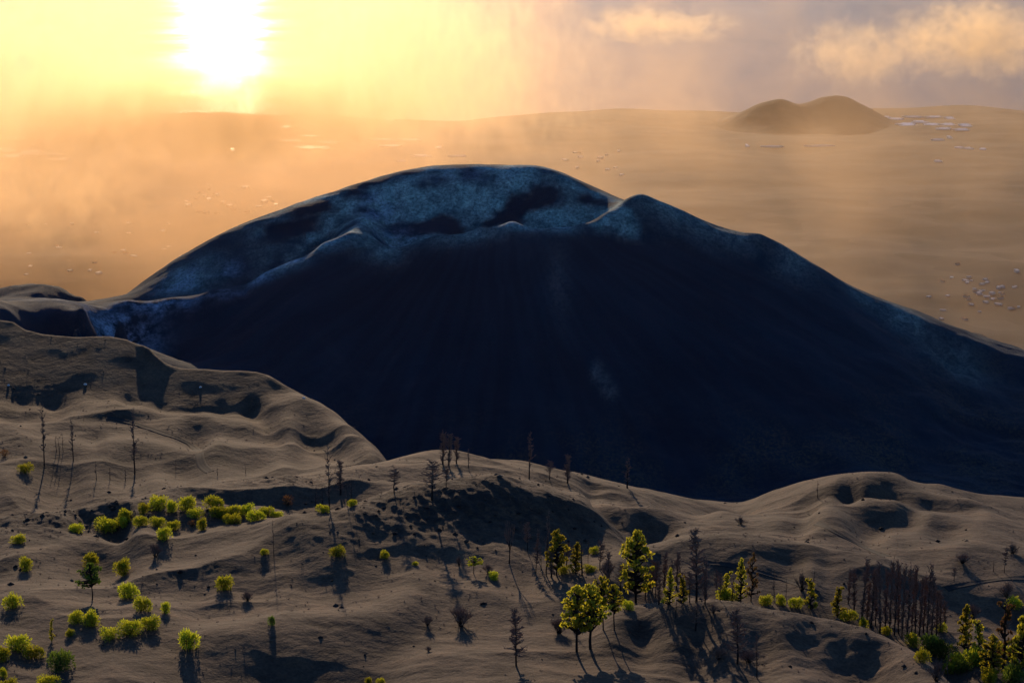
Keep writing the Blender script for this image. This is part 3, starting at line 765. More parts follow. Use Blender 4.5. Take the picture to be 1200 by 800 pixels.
# ------------------------------------------------------------------ bushes (photo column, foot row, width, height, label)
BG = 'yellow green broom bushes on the ash slope'
BUSH = [
 ('broom', 29, 553, 21, 13, 'lone yellow green bush beside the leaning burnt trees, far left, above the dark gully'),
 ('broom', 21, 636, 25, 13, 'pale yellow bush highest at the left edge, below the dark gully'),
 ('broom', 30, 667, 21, 21, 'small round bush with a dark foot, below the pale yellow one at the left edge'),
 ('broom', 106, 664, 28, 20, 'pale bush half hidden behind the big dark stemmed bush tree'),
 ('broom', 147, 672, 25, 24, 'round bush just right of the big dark stemmed bush tree'),
 ('broom', 149, 700, 31, 24, 'broad bush casting a dark shadow, right of the bush tree foot'),
 ('broom', 166, 715, 29, 22, 'bush between the broad shadow casting bush and the long low hedge of three'),
 ('broom', 194, 719, 18, 18, 'small bush standing alone to the right, upper end of the left slope group'),
 ('broom', 14, 712, 23, 22, 'bush at the left edge standing level with the bush tree foot'),
 ('broom', 90, 729, 24, 18, 'left half of the low double bush under the bush tree'),
 ('broom', 109, 731, 30, 22, 'right and larger half of the low double bush under the bush tree'),
 ('broom', 127, 747, 28, 16, 'lowest left bush of the long low hedge of three'),
 ('broom', 152, 743, 34, 22, 'middle bush of the long low hedge of three'),
 ('broom', 178, 736, 27, 20, 'highest right bush of the long low hedge of three'),
 ('broom', 221, 760, 31, 27, 'isolated flat topped bush throwing a black shadow down the bare slope'),
 ('broom', 22, 762, 42, 24, 'wide bush, upper one in the bottom left corner clump'),
 ('broom', 2, 772, 28, 22, 'bush cut by the left picture edge in the bottom left corner clump'),
 ('broom', 38, 770, 32, 18, 'yellowish bush right of the wide one in the bottom left corner clump'),
 ('green', 66, 783, 36, 30, 'dark green bush with deep shade at the right of the bottom left clump'),
 ('broom', 82, 745, 10, 12, 'tiny yellow bush between the thin sapling and the low hedge'),
 ('broom', 4, 793, 16, 14, 'small bush at the left edge right above the bottom border'),
 ('broom', 14, 808, 28, 18, 'bush cut by the bottom border near the left corner'),
 ('broom', 57, 806, 32, 20, 'bush cut by the bottom border below the dark green bush'),
 ('broom', 263, 690, 23, 20, 'single bush with a dark shadow at the centre of the bare left slope'),
 ('broom', 309, 650, 13, 10, 'tiny dull bush beside the bare pole tree on the left slope'),
 ('broom', 395, 651, 25, 15, 'bush in the dark hollow left under the rocky knoll'),
 ('broom', 450, 653, 18, 12, 'small pale bush at the foot of the rocky knoll'),
 ('broom', 487, 662, 12, 6, 'faint low yellow tuft on flat ash below the rocky knoll'),
 ('broom', 579, 678, 16, 11, 'little bush right of the small umbrella shaped bush tree'),
 ('green', 319, 732, 12, 16, 'small dark bush on the edge of the shaded step'),
 ('broom', 378, 600, 21, 12, 'bush at the foot of the tall burnt tree left of the knoll crest'),
 ('broom', 412, 593, 18, 9, 'low bush right of the tall burnt tree on the knoll crest'),
 ('broom', 432, 802, 14, 11, 'left of two little bushes on the bottom border, below the shaded step'),
 ('broom', 447, 801, 12, 10, 'right of two little bushes on the bottom border, below the shaded step'),
 ('broom', 696, 648, 15, 10, 'small bright bush on the slope behind the green pines'),
 ('broom', 690, 668, 26, 10, 'low yellow bush between the two pines behind and the large pine'),
 ('broom', 660, 672, 16, 12, 'bush at the foot of the left rear pine'),
 ('broom', 897, 707, 19, 14, 'green bush left of the two thin snags on the near ridge'),
 ('broom', 914, 708, 17, 16, 'yellow bush between the two thin snags on the near ridge'),
 ('broom', 934, 712, 21, 15, 'yellow bush touching the foot of the lone ridge pine'),
 ('broom', 851, 703, 26, 18, 'thick bright bush under the triple pine group on the near ridge'),
 ('broom', 735, 713, 20, 13, 'bush in front of the large pine trunk'),
 ('broom', 992, 726, 26, 14, 'bush at the left foot of the dense burnt grove'),
 ('broom', 1012, 733, 16, 13, 'bush among the left trunks of the dense burnt grove'),
 ('broom', 1038, 742, 14, 12, 'bush glowing between the middle trunks of the dense burnt grove'),
 ('broom', 1069, 756, 24, 18, 'golden bush right in front of the dense burnt grove'),
 ('green', 1086, 760, 30, 22, 'dark green bush right of the golden bush in front of the burnt grove'),
 ('broom', 1080, 775, 24, 20, 'golden bush below the grove, lowest on the gully edge'),
 ('broom', 1103, 740, 20, 13, 'yellow bush on sand right of the burnt grove'),
 ('green', 1102, 770, 36, 24, 'large dark green bush in the gully below the burnt grove'),
 ('broom', 1122, 778, 26, 18, 'light green bush in the gully left of the slender right hand pine'),
 ('broom', 1140, 778, 36, 26, 'broad bright bush in the gully under the slender right hand pine'),
 ('green', 1126, 788, 26, 18, 'dark bush at the bottom of the right hand gully'),
 ('broom', 1160, 800, 34, 24, 'olive bush at the bottom border in the right corner thicket'),
 ('green', 1186, 802, 40, 28, 'dark bush filling the bottom right corner'),
 ('broom', 1112, 788, 22, 16, 'bush left of the bare pole at the bottom of the right hand gully'),
 ('green', 1152, 776, 30, 22, 'dark bush between the short green pine and the low round pine in the right thicket'),
 ('broom', 1190, 770, 26, 18, 'bright bush behind the green pine at the right picture edge'),
 ('broom', 1168, 764, 24, 16, 'bush behind the brown scorched pine in the right thicket'),
 ('broom', 1187, 710, 28, 13, 'bush on the pale sand near the right picture edge'),
]
for i, (k, px, b, w, h, lab) in enumerate(BUSH):
    n = 5 if k == 'broom' else 2
    plant((k, (i * 3 + i // 5) % n), px, b, w * 1.08, h * .98, 'broom_bush', lab, 'bush', BG)
ROW = [(90, 624, 25, 13), (123, 621, 37, 17), (147, 606, 23, 14), (145, 615, 22, 14), (168, 600, 17, 13), (163, 616, 24, 14), (186, 596, 24, 20), (201, 600, 23, 16),
       (220, 597, 26, 18), (184, 616, 24, 14), (204, 620, 19, 14), (195, 632, 21, 20), (228, 606, 21, 14), (239, 620, 16, 18), (250, 595, 34, 18), (256, 605, 28, 15), (274, 604, 25, 14),
       (274, 613, 24, 14), (292, 601, 25, 13), (298, 610, 28, 16), (313, 603, 27, 13), (324, 606, 20, 10)]
ROW.sort()
for i, (px, b, w, h) in enumerate(ROW):
    size = 'large' if w > 26 else 'small' if w < 21 else 'mid sized'
    plant(('broom', (i * 2 + 1) % 5), px, b, w * 1.12, h * 1.0, 'broom_bush', f'{size} yellow green bush, {ORD[i]} from the left in the long crowded band of bushes', 'bush', BG)
plant(('dry', 0), 225, 617, 17, 11, 'dry_bush', 'withered brown bush below the long crowded band of bushes', 'bush', BG)
plant(('dry', 0), 338, 592, 22, 14, 'dry_bush', 'withered reddish bush on the slope right of the long bush band', 'bush', BG)
plant(('dry', 0), 5, 535, 18, 12, 'dry_bush', 'withered reddish bush at the left edge beside the burnt trees', 'bush', BG)
plant(('tree', 0), 108, 703, 40, 48, 'bush_tree', 'big dark bush tree with visible stems among the left slope bushes', 'bush', BG)
plant(('tree', 1), 555, 672, 24, 22, 'bush_tree', 'small umbrella shaped bush tree on flat ash left of the pines', 'bush', BG)
plant(('pine', 2), 61, 752, 8, 28, 'pine_sapling', 'thin upright green sapling behind the bottom left bush clump', 'sapling', None)

# ------------------------------------------------------------------ living pines
PG = 'green pines on the near ridge'
PINE = [
 (('pine', 1), 652, 674, 26, 58, 'left of the two green pines behind the front pine group'),
 (('pine', 3), 675, 672, 19, 38, 'right and shorter of the two green pines behind the front pine group'),
 (('pine', 1), 745, 706, 44, 84, 'large full crowned green pine in the middle of the ridge'),
 (('pine', 0), 676, 764, 38, 82, 'leaning pine with bare stem, leftmost of the front pine group'),
 (('pine', 0), 692, 760, 50, 86, 'thick trunked dark pine at the centre of the front pine group'),
 (('pine', 4), 707, 738, 24, 68, 'slim tall pine right of the thick trunked pine in the front group'),
 (('pine', 4), 720, 738, 24, 56, 'short bare stemmed pine, rightmost of the front pine group'),
 (('pine', 3), 785, 708, 20, 43, 'young pointed pine left of the tall bare tree on the ridge'),
 (('pine', 2), 800, 706, 18, 34, 'small pine touching the tall bare tree on the ridge'),
 (('pine', 2), 851, 702, 20, 36, 'bright left pine of the triple pine group on the ridge'),
 (('pine', 3), 868, 703, 22, 55, 'tall middle pine of the triple pine group on the ridge'),
 (('rust', 1), 880, 704, 20, 60, 'half scorched right pine of the triple pine group on the ridge'),
 (('pine', 2), 950, 714, 20, 36, 'lone small pine on the ridge left of the burnt grove'),
 (('pine', 2), 982, 722, 20, 38, 'small green pine at the left end of the burnt grove'),
 (('pine', 3), 1130, 760, 26, 58, 'slender green pine, leftmost of the right corner thicket'),
 (('pine', 2), 1146, 772, 24, 46, 'short green pine second from the left in the right corner thicket'),
 (('rust', 0), 1176, 782, 40, 90, 'tall brown scorched pine in the right corner thicket'),
 (('pine', 1), 1196, 792, 38, 78, 'green pine cut by the right picture edge'),
 (('pine', 1), 1162, 796, 32, 52, 'low round pine in front of the brown scorched one, bottom right'),
]
for k, px, b, w, h, lab in PINE:
    plant(k, px, b, w, h, 'pine_tree', lab, 'pine tree', PG, lean=.10 if 'leaning' in lab else rng.uniform(-.02, .02))

# ------------------------------------------------------------------ burnt trees
DG = 'burnt bare trees on the ash slopes'
DEAD = [
 (('burnt', 0), 52, 546, 18, 66, 'leftmost tall burnt tree, its long shadow falling to the bush'),
 (('burnt', 1), 86, 540, 15, 52, 'second tall burnt tree from the left, on the plateau'),
 (('burnt', 0), 158, 556, 20, 76, 'tall burnt tree with side twigs, third from the left on the plateau'),
 (('snag', 0), 66, 530, 5, 18, 'left of three burnt saplings between the two leftmost burnt trees'),
 (('snag', 1), 70, 532, 5, 17, 'middle of three burnt saplings between the two leftmost burnt trees'),
 (('snag', 0), 74, 530, 5, 22, 'right of three burnt saplings between the two leftmost burnt trees'),
 (('snag', 1), 113, 562, 6, 22, 'thin burnt sapling left of the third tall burnt tree'),
 (('snag', 0), 129, 562, 6, 15, 'short burnt sapling between the thin sapling and the third tall burnt tree'),
 (('snag', 1), 147, 563, 6, 16, 'burnt sapling close left of the third tall burnt tree foot'),
 (('snag', 0), 206, 549, 4, 12, 'small stake like sapling on the plateau left of the curved track'),
 (('snag', 1), 255, 557, 4, 10, 'small stake like sapling on the plateau right of the curved track'),
 (('snag', 0), 288, 555, 4, 10, 'small stake like sapling farthest right before the far crest'),
 (('burnt', 0), 386, 598, 18, 72, 'tall burnt tree on the knoll crest, above a green bush'),
 (('column', 1), 399, 580, 20, 40, 'bushy burnt tree behind the tall one on the knoll crest'),
 (('snag', 1), 370, 598, 7, 28, 'short burnt trunk left of the tall tree on the knoll crest'),
 (('snag', 0), 378, 596, 7, 26, 'short burnt trunk between the first one and the tall tree on the knoll crest'),
 (('snag', 1), 407, 594, 6, 34, 'left of twin thin burnt trunks on the knoll crest'),
 (('snag', 0), 412, 592, 6, 34, 'right of twin thin burnt trunks on the knoll crest'),
 (('burnt', 3), 462, 577, 18, 28, 'small burnt tree at the top left of the rocky knoll'),
 (('column', 0), 519, 544, 16, 40, 'left trunk of the dense burnt clump on the far crest'),
 (('column', 2), 526, 546, 16, 38, 'middle trunk of the dense burnt clump on the far crest'),
 (('column', 3), 535, 543, 14, 30, 'right trunk of the dense burnt clump on the far crest'),
 (('burnt', 4), 506, 586, 26, 50, 'burnt tree on the knoll face throwing a long dark shadow downhill'),
 (('burnt', 3), 523, 572, 14, 26, 'little burnt tree right of the shadow throwing one on the knoll'),
 (('burnt', 1), 549, 548, 10, 22, 'little burnt tree on the far crest right of the dense clump'),
 (('burnt', 1), 620, 561, 20, 52, 'faint burnt tree against the dark volcano, right part of the far crest'),
 (('burnt', 4), 644, 562, 14, 24, 'low burnt tree on the far crest between the two faint ones'),
 (('column', 1), 665, 566, 18, 34, 'bushy burnt tree on the far crest, right of the faint tall one'),
 (('burnt', 0), 735, 572, 22, 36, 'rightmost burnt tree of the far crest, against the dark volcano'),
 (('limb', 0), 597, 660, 30, 78, 'broad many limbed bare tree below the knoll'),
 (('burnt', 3), 618, 646, 12, 34, 'thin burnt tree just right of the broad many limbed tree'),
 (('burnt', 1), 630, 656, 12, 40, 'burnt tree between the broad bare tree and the pole like one'),
 (('burnt', 0), 640, 674, 16, 72, 'pole like tall burnt tree left of the rear pines'),
 (('snag', 0), 634, 668, 6, 34, 'short burnt snag at the foot of the pole like tall tree'),
 (('snag', 1), 689, 664, 5, 38, 'needle thin burnt pole behind the rear pines'),
 (('snag', 0), 321, 653, 7, 48, 'single bare pole tree on the left slope'),
 (('snag', 1), 958, 583, 5, 22, 'lone tiny burnt tree on the right dune skyline'),
 (('burnt', 2), 605, 780, 30, 76, 'bare conical tree standing alone at the bottom centre'),
 (('burnt', 2), 816, 706, 34, 90, 'tallest bare tree on the ridge, between small green pines'),
 (('burnt', 3), 815, 739, 26, 34, 'low bare tree on the slope under the tallest bare tree'),
 (('snag', 0), 792, 724, 6, 24, 'bare pole with a long thin shadow under the small pine'),
 (('burnt', 2), 864, 778, 40, 74, 'wide bare tree in front of the ridge, bottom right of centre'),
 (('burnt', 1), 887, 794, 16, 62, 'narrow bare tree right of the wide one, near the bottom border'),
 (('burnt', 3), 768, 700, 16, 42, 'reddish bare tree right of the large pine'),
 (('column', 0), 778, 694, 14, 46, 'reddish bare tree behind the young pointed pine'),
 (('column', 2), 793, 690, 16, 44, 'reddish bare tree close left of the tallest bare tree'),
 (('burnt', 1), 828, 700, 16, 48, 'thin reddish bare tree close right of the tallest bare tree'),
 (('burnt', 4), 839, 700, 12, 36, 'thin bare tree left of the triple pine group'),
 (('snag', 1), 907, 704, 7, 40, 'left of two thin snags on the ridge among yellow bushes'),
 (('snag', 0), 921, 704, 6, 28, 'right of two thin snags on the ridge among yellow bushes'),
 (('snag', 1), 953, 690, 6, 28, 'thin snag behind the lone small ridge pine'),
 (('burnt', 3), 1177, 671, 10, 28, 'small bare tree on pale sand, rightmost'),
 (('snag', 0), 1164, 670, 7, 14, 'stub of a burnt tree on pale sand'),
 (('burnt', 4), 1118, 681, 10, 17, 'pinkish small bare tree on pale sand above the grove'),
 (('snag', 1), 1110, 798, 8, 42, 'bare pole rising from the gully at the bottom right'),
 (('burnt', 0), 1176, 766, 24, 78, 'bare twiggy tree behind the brown scorched pine'),
]
for k, px, b, w, h, lab in DEAD:
    plant(k, px, b, w * 1.05, h, 'burnt_tree', lab, 'dead tree', DG, lean=rng.uniform(-.03, .03))
TANGLE = [(628, 672, 40), (646, 676, 34), (664, 664, 30), (682, 674, 42), (703, 668, 38), (712, 690, 48), (727, 694, 36), (756, 702, 52), (764, 696, 40), (772, 708, 34), (786, 700, 46), (798, 698, 40), (808, 706, 36), (826, 708, 44), (844, 704, 34), (858, 704, 30)]
for i, (px, b, h) in enumerate(TANGLE):
    plant((('burnt', 3), ('column', 1), ('burnt', 4), ('snag', 1))[i % 4], px, b, 13 + (i * 5) % 7, h, 'burnt_tree', f'thin reddish bare tree, {ORD[i]} from the left in the tangle around the green pines', 'dead tree', 'thin bare trees in the tangle around the pines', lean=rng.uniform(-.06, .06))
GROVE = [(994, 707, 668, 12), (1001, 716, 664, 14), (1010, 729, 653, 16), (1016, 728, 676, 12), (1021, 735, 659, 14), (1026, 733, 668, 12), (1031, 742, 655, 17), (1037, 739, 662, 13), (1042, 741, 653, 14),
         (1048, 744, 648, 14), (1053, 742, 664, 12), (1057, 746, 658, 14), (1063, 746, 660, 14), (1068, 743, 666, 12), (1072, 745, 661, 14), (1077, 744, 666, 14), (1082, 741, 668, 14), (1086, 747, 663, 15), (1092, 748, 672, 16),
         (1097, 744, 684, 14), (1102, 740, 690, 14), (1107, 736, 700, 12)]
for i, (px, b, top, w) in enumerate(GROVE):
    plant(('column', (i * 3) % 4), px, b, w * 1.15, b - top, 'burnt_tree', f'charred reddish trunk, {ORD[i]} from the left in the dense burnt grove', 'dead tree', 'charred trees of the dense grove', lean=rng.uniform(-.05, .05))

# ------------------------------------------------------------------ leafless shrubs
SG = 'leafless shrubs on the ash'
SHRUB = [
 (1, 540, 733, 34, 26, 'largest purple brown leafless shrub on bare ash at the bottom centre'),
 (0, 501, 733, 16, 14, 'small leafless shrub left of the largest purple brown one'),
 (0, 502, 763, 10, 8, 'dark dead tuft on the smooth ash below the leafless shrubs'),
 (1, 182, 652, 22, 18, 'dark leafless shrub below the long crowded band of bushes'),
 (1, 290, 704, 16, 12, 'dark rounded dead shrub on the left slope, near the single bush'),
 (0, 842, 772, 24, 16, 'leafless shrub at the left foot of the wide bare tree'),
 (1, 878, 776, 24, 16, 'leafless shrub at the right foot of the wide bare tree'),
 (2, 940, 692, 24, 24, 'pale leafless shrub behind the ridge bushes'),
 (2, 1186, 648, 24, 12, 'pale leafless shrub on the sand slope, top right edge'),
 (1, 1180, 700, 20, 18, 'purple leafless shrub behind the bush on pale sand'),
 (1, 1140, 724, 22, 18, 'purple leafless shrub between the sand and the slender pine'),
 (2, 1097, 798, 36, 28, 'pinkish leafless shrub at the bottom of the gully slope'),
 (1, 712, 676, 22, 22, 'leafless shrub left of the large pine'),
 (2, 868, 614, 20, 10, 'pinkish leafless shrub at the left foot of the right dune'),
 (0, 572, 671, 16, 12, 'leafless shrub right of the umbrella shaped bush tree'),
 (0, 538, 663, 10, 14, 'leafless shrub left of the umbrella shaped bush tree'),
 (1, 760, 690, 24, 22, 'tangled leafless shrub right behind the large pine'),
 (0, 836, 718, 20, 12, 'low leafless shrub on the slope below the triple pines'),
 (1, 655, 742, 24, 22, 'leafless shrub left of the front pine group'),
 (0, 1128, 660, 26, 14, 'sprawling leafless shrub on the dune foot above the pale sand'),
]
for v, px, b, w, h, lab in SHRUB:
    plant(('shrub', v), px, b, w, h, 'leafless_shrub', lab, 'shrub', SG)

# ------------------------------------------------------------------ stones and tufts too many to count
def build_rocks():
    rg = np.random.RandomState(12); g = np.array([(0, 0, 1), (.9, 0, .1), (.28, .85, .05), (-.72, .52, .1), (-.72, -.52, 0), (.28, -.85, .1), (0, 0, -.5)])
    fs = np.array([(0, 1, 2), (0, 2, 3), (0, 3, 4), (0, 4, 5), (0, 5, 1), (6, 2, 1), (6, 3, 2), (6, 4, 3), (6, 5, 4), (6, 1, 5)])
    n = 60000
    Y = 455 + (900 - 455) * rg.rand(n) ** .9; X = (rg.rand(n) - .5) * .52 * Y
    m = rock_mask(X, Y) ** 1.4 * .9 + .05 * np.clip(.5 + 1.5 * noise2(X / 28, Y / 18, 58), 0, 1)
    keep = rg.rand(n) < m * .42
    X, Y = X[keep], Y[keep]; n = len(X); Z = ground_height(X, Y)
    s = .10 + .80 * rg.rand(n) ** 5
    a = rg.rand(n) * 6.28
    ca, sa = np.cos(a)[:, None], np.sin(a)[:, None]
    gx, gy, gz = g[:, 0][None], g[:, 1][None], g[:, 2][None]
    jit = 1 + .35 * (rg.rand(n, 7) - .5)
    st = (1 + .6 * rg.rand(n))[:, None]
    V = np.stack([X[:, None] + s[:, None] * jit * (ca * gx * st - sa * gy), Y[:, None] + s[:, None] * jit * (sa * gx * st + ca * gy), Z[:, None] + s[:, None] * jit * (gz * .8 + .05)], -1).reshape(-1, 3)
    F = (fs[None] + (np.arange(n) * 7)[:, None, None]).reshape(-1, 3)
    m_, nt, b = new_mat('scoria_stone')
    nt.links.new(ramp(nt, N(nt, 'ShaderNodeNewGeometry').outputs['Random Per Island'], [(0, (.016, .014, .014)), (.7, (.045, .036, .032)), (1, (.10, .078, .06))]).outputs[0], b.inputs['Base Color'])
    link_mesh('rocks', V, F, m_, kind='stuff')
build_rocks()
def build_tufts():
    rg = random.Random(21); nr = np.random.RandomState(22); mb = MB()
    n = 3200
    Y = 460 + 420 * nr.rand(n); X = (nr.rand(n) - .5) * .48 * Y; Z = ground_height(X, Y)
    k = noise2(X / 50, Y / 40, 77) + .35 * rock_mask(X, Y)
    for x, y, z, q in zip(X, Y, Z, k):
        if q < .05: continue
        s = rg.uniform(.15, .8)
        for j in range(9):
            d = rv(rg, .5); p = Vector((x, y, z - .03))
            mb.tube([p, p + Vector((d.x * s, d.y * s, abs(d.z) * s))], [.035, .012], 3)
    o = link_mesh('dry_tufts', [tuple(p) for p in mb.v], mb.f, M_TWIG, kind='stuff')
build_tufts()

# ------------------------------------------------------------------ pale boulders along the dark plateau
def boulder_mesh():
    bm = bmesh.new(); bmesh.ops.create_icosphere(bm, subdivisions=2, radius=1)
    for v in bm.verts:
        q = 1 + .22 * float(noise2(v.co.x * 1.7 + 9, v.co.y * 1.7 + v.co.z * 2.3, 5)); v.co *= q; v.co.z *= .8
    me = bpy.data.meshes.new('pale_boulder'); bm.to_mesh(me); bm.free()
    m, nt, b = new_mat('pale_rock'); n = noise_node(nt, 2, 5, .6, N(nt, 'ShaderNodeTexCoord').outputs['Object'])
    nt.links.new(ramp(nt, n.outputs[0], [(.3, (.5, .48, .46)), (.7, (.8, .78, .75))]).outputs[0], b.inputs['Base Color']); me.materials.append(m)
    return me
_bm = boulder_mesh()
for px, py, s, lab in [(10, 452, .5, 'pale boulder nearest the left edge on the dark plateau'), (100, 451, .65, 'largest pale boulder, second from the left on the dark plateau'),
                       (235, 454, .5, 'pale boulder on the middle of the dark plateau crest'), (356, 467, .6, 'pale boulder at the plateau edge against the volcano shadow')]:
    x, y, z = on_ground(px, py); o = bpy.data.objects.new('boulder', _bm); COL.objects.link(o)
    o.location = (x, y, z + s * .3); o.scale = (s, s, s); o.rotation_euler = (0, 0, rng.uniform(0, 6)); o['label'] = lab; o['category'] = 'boulder'; o['group'] = 'pale boulders on the plateau'

# ------------------------------------------------------------------ tracks worn into the ash
def build_track(pts, width, name='track'):
    P = dense([(a, b, 0) for a, b in pts], 5.0); G = [on_ground(a, b) for a, b, _ in P]
    keep = [G[0]]
    for g in G[1:]:
        if abs(g[1] - keep[-1][1]) < 40: keep.append(g)
    C = np.array([(g[0], g[1]) for g in keep])
    for _ in range(4): C[1:-1] = .25 * C[:-2] + .5 * C[1:-1] + .25 * C[2:]
    T = np.gradient(C, axis=0); T /= np.linalg.norm(T, axis=1)[:, None] + 1e-9
    Nn = np.stack([-T[:, 1], T[:, 0]], 1)
    offs = np.array([-1, -.72, -.45, -.2, .2, .45, .72, 1]) * width; hz = np.array([-.08, .20, .03, .06, .06, .03, .20, -.08])
    X = C[:, 0][:, None] + Nn[:, 0][:, None] * offs; Y = C[:, 1][:, None] + Nn[:, 1][:, None] * offs
    Z = ground_height(X, Y) + hz[None]
    m, nt, b = new_mat('trodden_ash'); n = noise_node(nt, 1.2, 5, .6, N(nt, 'ShaderNodeTexCoord').outputs['Object'])
    nt.links.new(ramp(nt, n.outputs[0], [(.3, (.022, .019, .019)), (.7, (.040, .034, .031))]).outputs[0], b.inputs['Base Color'])
    return grid_mesh(name, X, Y, Z, m)
build_track([(125, 489), (150, 494), (175, 502), (205, 513), (228, 522), (237, 528), (232, 536), (233, 544), (246, 553)], 1.6)
build_track([(824, 659), (850, 661), (880, 668), (910, 676), (935, 684), (958, 694)], 1.5)
build_track([(958, 612), (975, 622), (995, 633), (1020, 645), (1040, 652)], 1.4)
build_track([(1108, 690), (1130, 685), (1160, 680), (1200, 677), (1240, 676)], 1.4)

# ------------------------------------------------------------------ far coast: greenhouses and houses
def on_plain(px, py):
    Yp = np.arange(2600.0, 8200.0, 4.0)
    v = (400.0 - py) / FPX; t = Yp / (math.cos(PITCH) - math.sin(PITCH) * v); X = t * (px - 600.0) / FPX
    d = (CAM_Z + Yp * slope_of(py)) - plain_height(X, Yp)
    k = int(np.argmax(d <= 0)); return float(X[k]), float(Yp[k]), float(plain_height(X[k], Yp[k]))
def greenhouse_mesh(bays):
    v = []; f = []
    rg = random.Random(bays)
    for k in range(bays):
        y0, y1 = k / bays - .5, (k + rg.choice((1, 1, .55))) / bays - .5; ym = (y0 + y1) / 2; b = len(v)
        x0, x1 = -.5 + rg.uniform(0, .42), .5 - rg.uniform(0, .42)
        for x in (x0, x1): v += [(x, y0, -2), (x, y0, 4), (x, ym, 4.2), (x, y1, 4), (x, y1, -2)]
        f += [(b + 1, b + 6, b + 7, b + 2), (b + 2, b + 7, b + 8, b + 3), (b, b + 1, b + 2, b + 3, b + 4), (b + 9, b + 8, b + 7, b + 6, b + 5)]
        f += [(b, b + 5, b + 6, b + 1), (b + 4, b + 3, b + 8, b + 9)]
    me = bpy.data.meshes.new('greenhouse'); me.from_pydata(v, [], f); me.update()
    m, nt, b = new_mat('greenhouse_film'); b.inputs['Base Color'].default_value = (.72, .70, .64, 1); b.inputs['Roughness'].default_value = .28; b.inputs['Specular IOR Level'].default_value = .6
    n = noise_node(nt, 6, 3, .5, N(nt, 'ShaderNodeTexCoord').outputs['Object'])
    nt.links.new(ramp(nt, n.outputs[0], [(.3, (.55, .53, .48)), (.7, (.8, .78, .72))]).outputs[0], b.inputs['Base Color'])
    me.materials.append(m); return me
_gh = [greenhouse_mesh(n) for n in (5, 7, 8, 9)]
GH_ALL = [('greenhouse by the misty left edge', [(10, 163, 44, 4), (8, 177, 40, 6), (34, 180, 30, 8), (62, 182, 40, 3), (70, 188, 28, 3), (14, 184, 30, 6)]),
          ('greenhouse in the golden mist left of the volcano summit', [(336, 150, 16, 4), (366, 161, 40, 3), (364, 174, 50, 5), (273, 177, 9, 4), (340, 166, 30, 3), (385, 168, 30, 3)]),
          ('greenhouse on the plain behind the volcano summit', [(452, 165, 40, 3), (478, 165, 34, 3), (458, 172, 30, 2.5), (514, 174, 8, 3), (496, 184, 32, 3), (536, 184, 26, 2), (470, 190, 14, 2)]),
          ('greenhouse on the coast right of the twin hill', [(1040, 138.5, 14, 3), (1050, 140.5, 22, 3), (1068, 138, 28, 2.5), (1094, 138, 24, 3), (1112, 139.5, 14, 4), (1062, 147, 28, 5), (1080, 144, 26, 4),
            (1092, 147, 22, 4), (1110, 147, 22, 4), (1130, 148, 18, 5), (1106, 152, 20, 3), (1126, 153, 22, 3), (1098, 165, 18, 2.5), (1113, 162, 8, 4), (1136, 175, 14, 3), (1152, 176, 9, 3), (1124, 174, 12, 2.5), (1100, 190, 12, 2.5)]),
          ('greenhouse near the foot of the twin hill', [(876, 172, 6, 4), (905, 173, 30, 1.5), (960, 172, 40, 1.5)])]
for phrase, lst in GH_ALL:
    lst.sort()
    for i, (px, py, w, h) in enumerate(lst):
        x, y, z = on_plain(px, py); o = bpy.data.objects.new('greenhouse', _gh[i % 4]); COL.objects.link(o)
        o.location = (x, y, z); m = y / FPX; o.scale = (w * m, h * m / .32, 1); o.rotation_euler = (.04 + rng.uniform(-.03, .03), 0, rng.uniform(-.06, .06))
        o['label'] = f'pale {phrase}, {ORD[i]} from the left'; o['category'] = 'greenhouse'; o['group'] = 'greenhouses on the coastal plain'
def house_mesh(kind):
    w, d, h = 5.5, 4.2, 3.4 + 2.6 * (kind == 1)
    v = [(-w, -d, -2), (w, -d, -2), (w, d, -2), (-w, d, -2), (-w, -d, h), (w, -d, h), (w, d, h), (-w, d, h)]
    f = [(0, 1, 5, 4), (1, 2, 6, 5), (2, 3, 7, 6), (3, 0, 4, 7)]
    if kind == 2:
        v += [(-w - .4, -d - .4, h + .02), (w + .4, -d - .4, h + .02), (w + .4, d + .4, h + .02), (-w - .4, d + .4, h + .02), (-w - .4, 0, h + 1.9), (w + .4, 0, h + 1.9)]
        f += [(8, 9, 13, 12), (10, 11, 12, 13), (9, 10, 13), (11, 8, 12), (8, 11, 10, 9)]
    else:
        v += [(-w * .97, -d * .97, h), (w * .97, -d * .97, h), (w * .97, d * .97, h), (-w * .97, d * .97, h)] + [(-w * .97, -d * .97, h - .4), (w * .97, -d * .97, h - .4), (w * .97, d * .97, h - .4), (-w * .97, d * .97, h - .4)]
        f += [(4, 5, 9, 8), (5, 6, 10, 9), (6, 7, 11, 10), (7, 4, 8, 11), (12, 13, 14, 15), (8, 9, 13, 12), (9, 10, 14, 13), (10, 11, 15, 14), (11, 8, 12, 15)]
    me = bpy.data.meshes.new('house'); me.from_pydata(v, [], f); me.update()
    mw, nt, b = new_mat('plaster_wall'); nz = noise_node(nt, .6, 4, .6, N(nt, 'ShaderNodeTexCoord').outputs['Object'])
    nt.links.new(ramp(nt, nz.outputs[0], [(.3, (.42, .39, .35)), (.7, (.66, .62, .56))]).outputs[0], b.inputs['Base Color']); b.inputs['Roughness'].default_value = .5
    mr, nt, b = new_mat('roof_tile'); nz = noise_node(nt, 1.5, 4, .6, N(nt, 'ShaderNodeTexCoord').outputs['Object'])
    nt.links.new(ramp(nt, nz.outputs[0], [(.3, (.22, .11, .07)), (.7, (.34, .18, .11))]).outputs[0], b.inputs['Base Color'])
    me.materials.append(mw); me.materials.append(mr)
    if kind == 2:
        for p in list(me.polygons)[4:]: p.material_index = 1
    return me
_hm = [house_mesh(k) for k in range(3)]
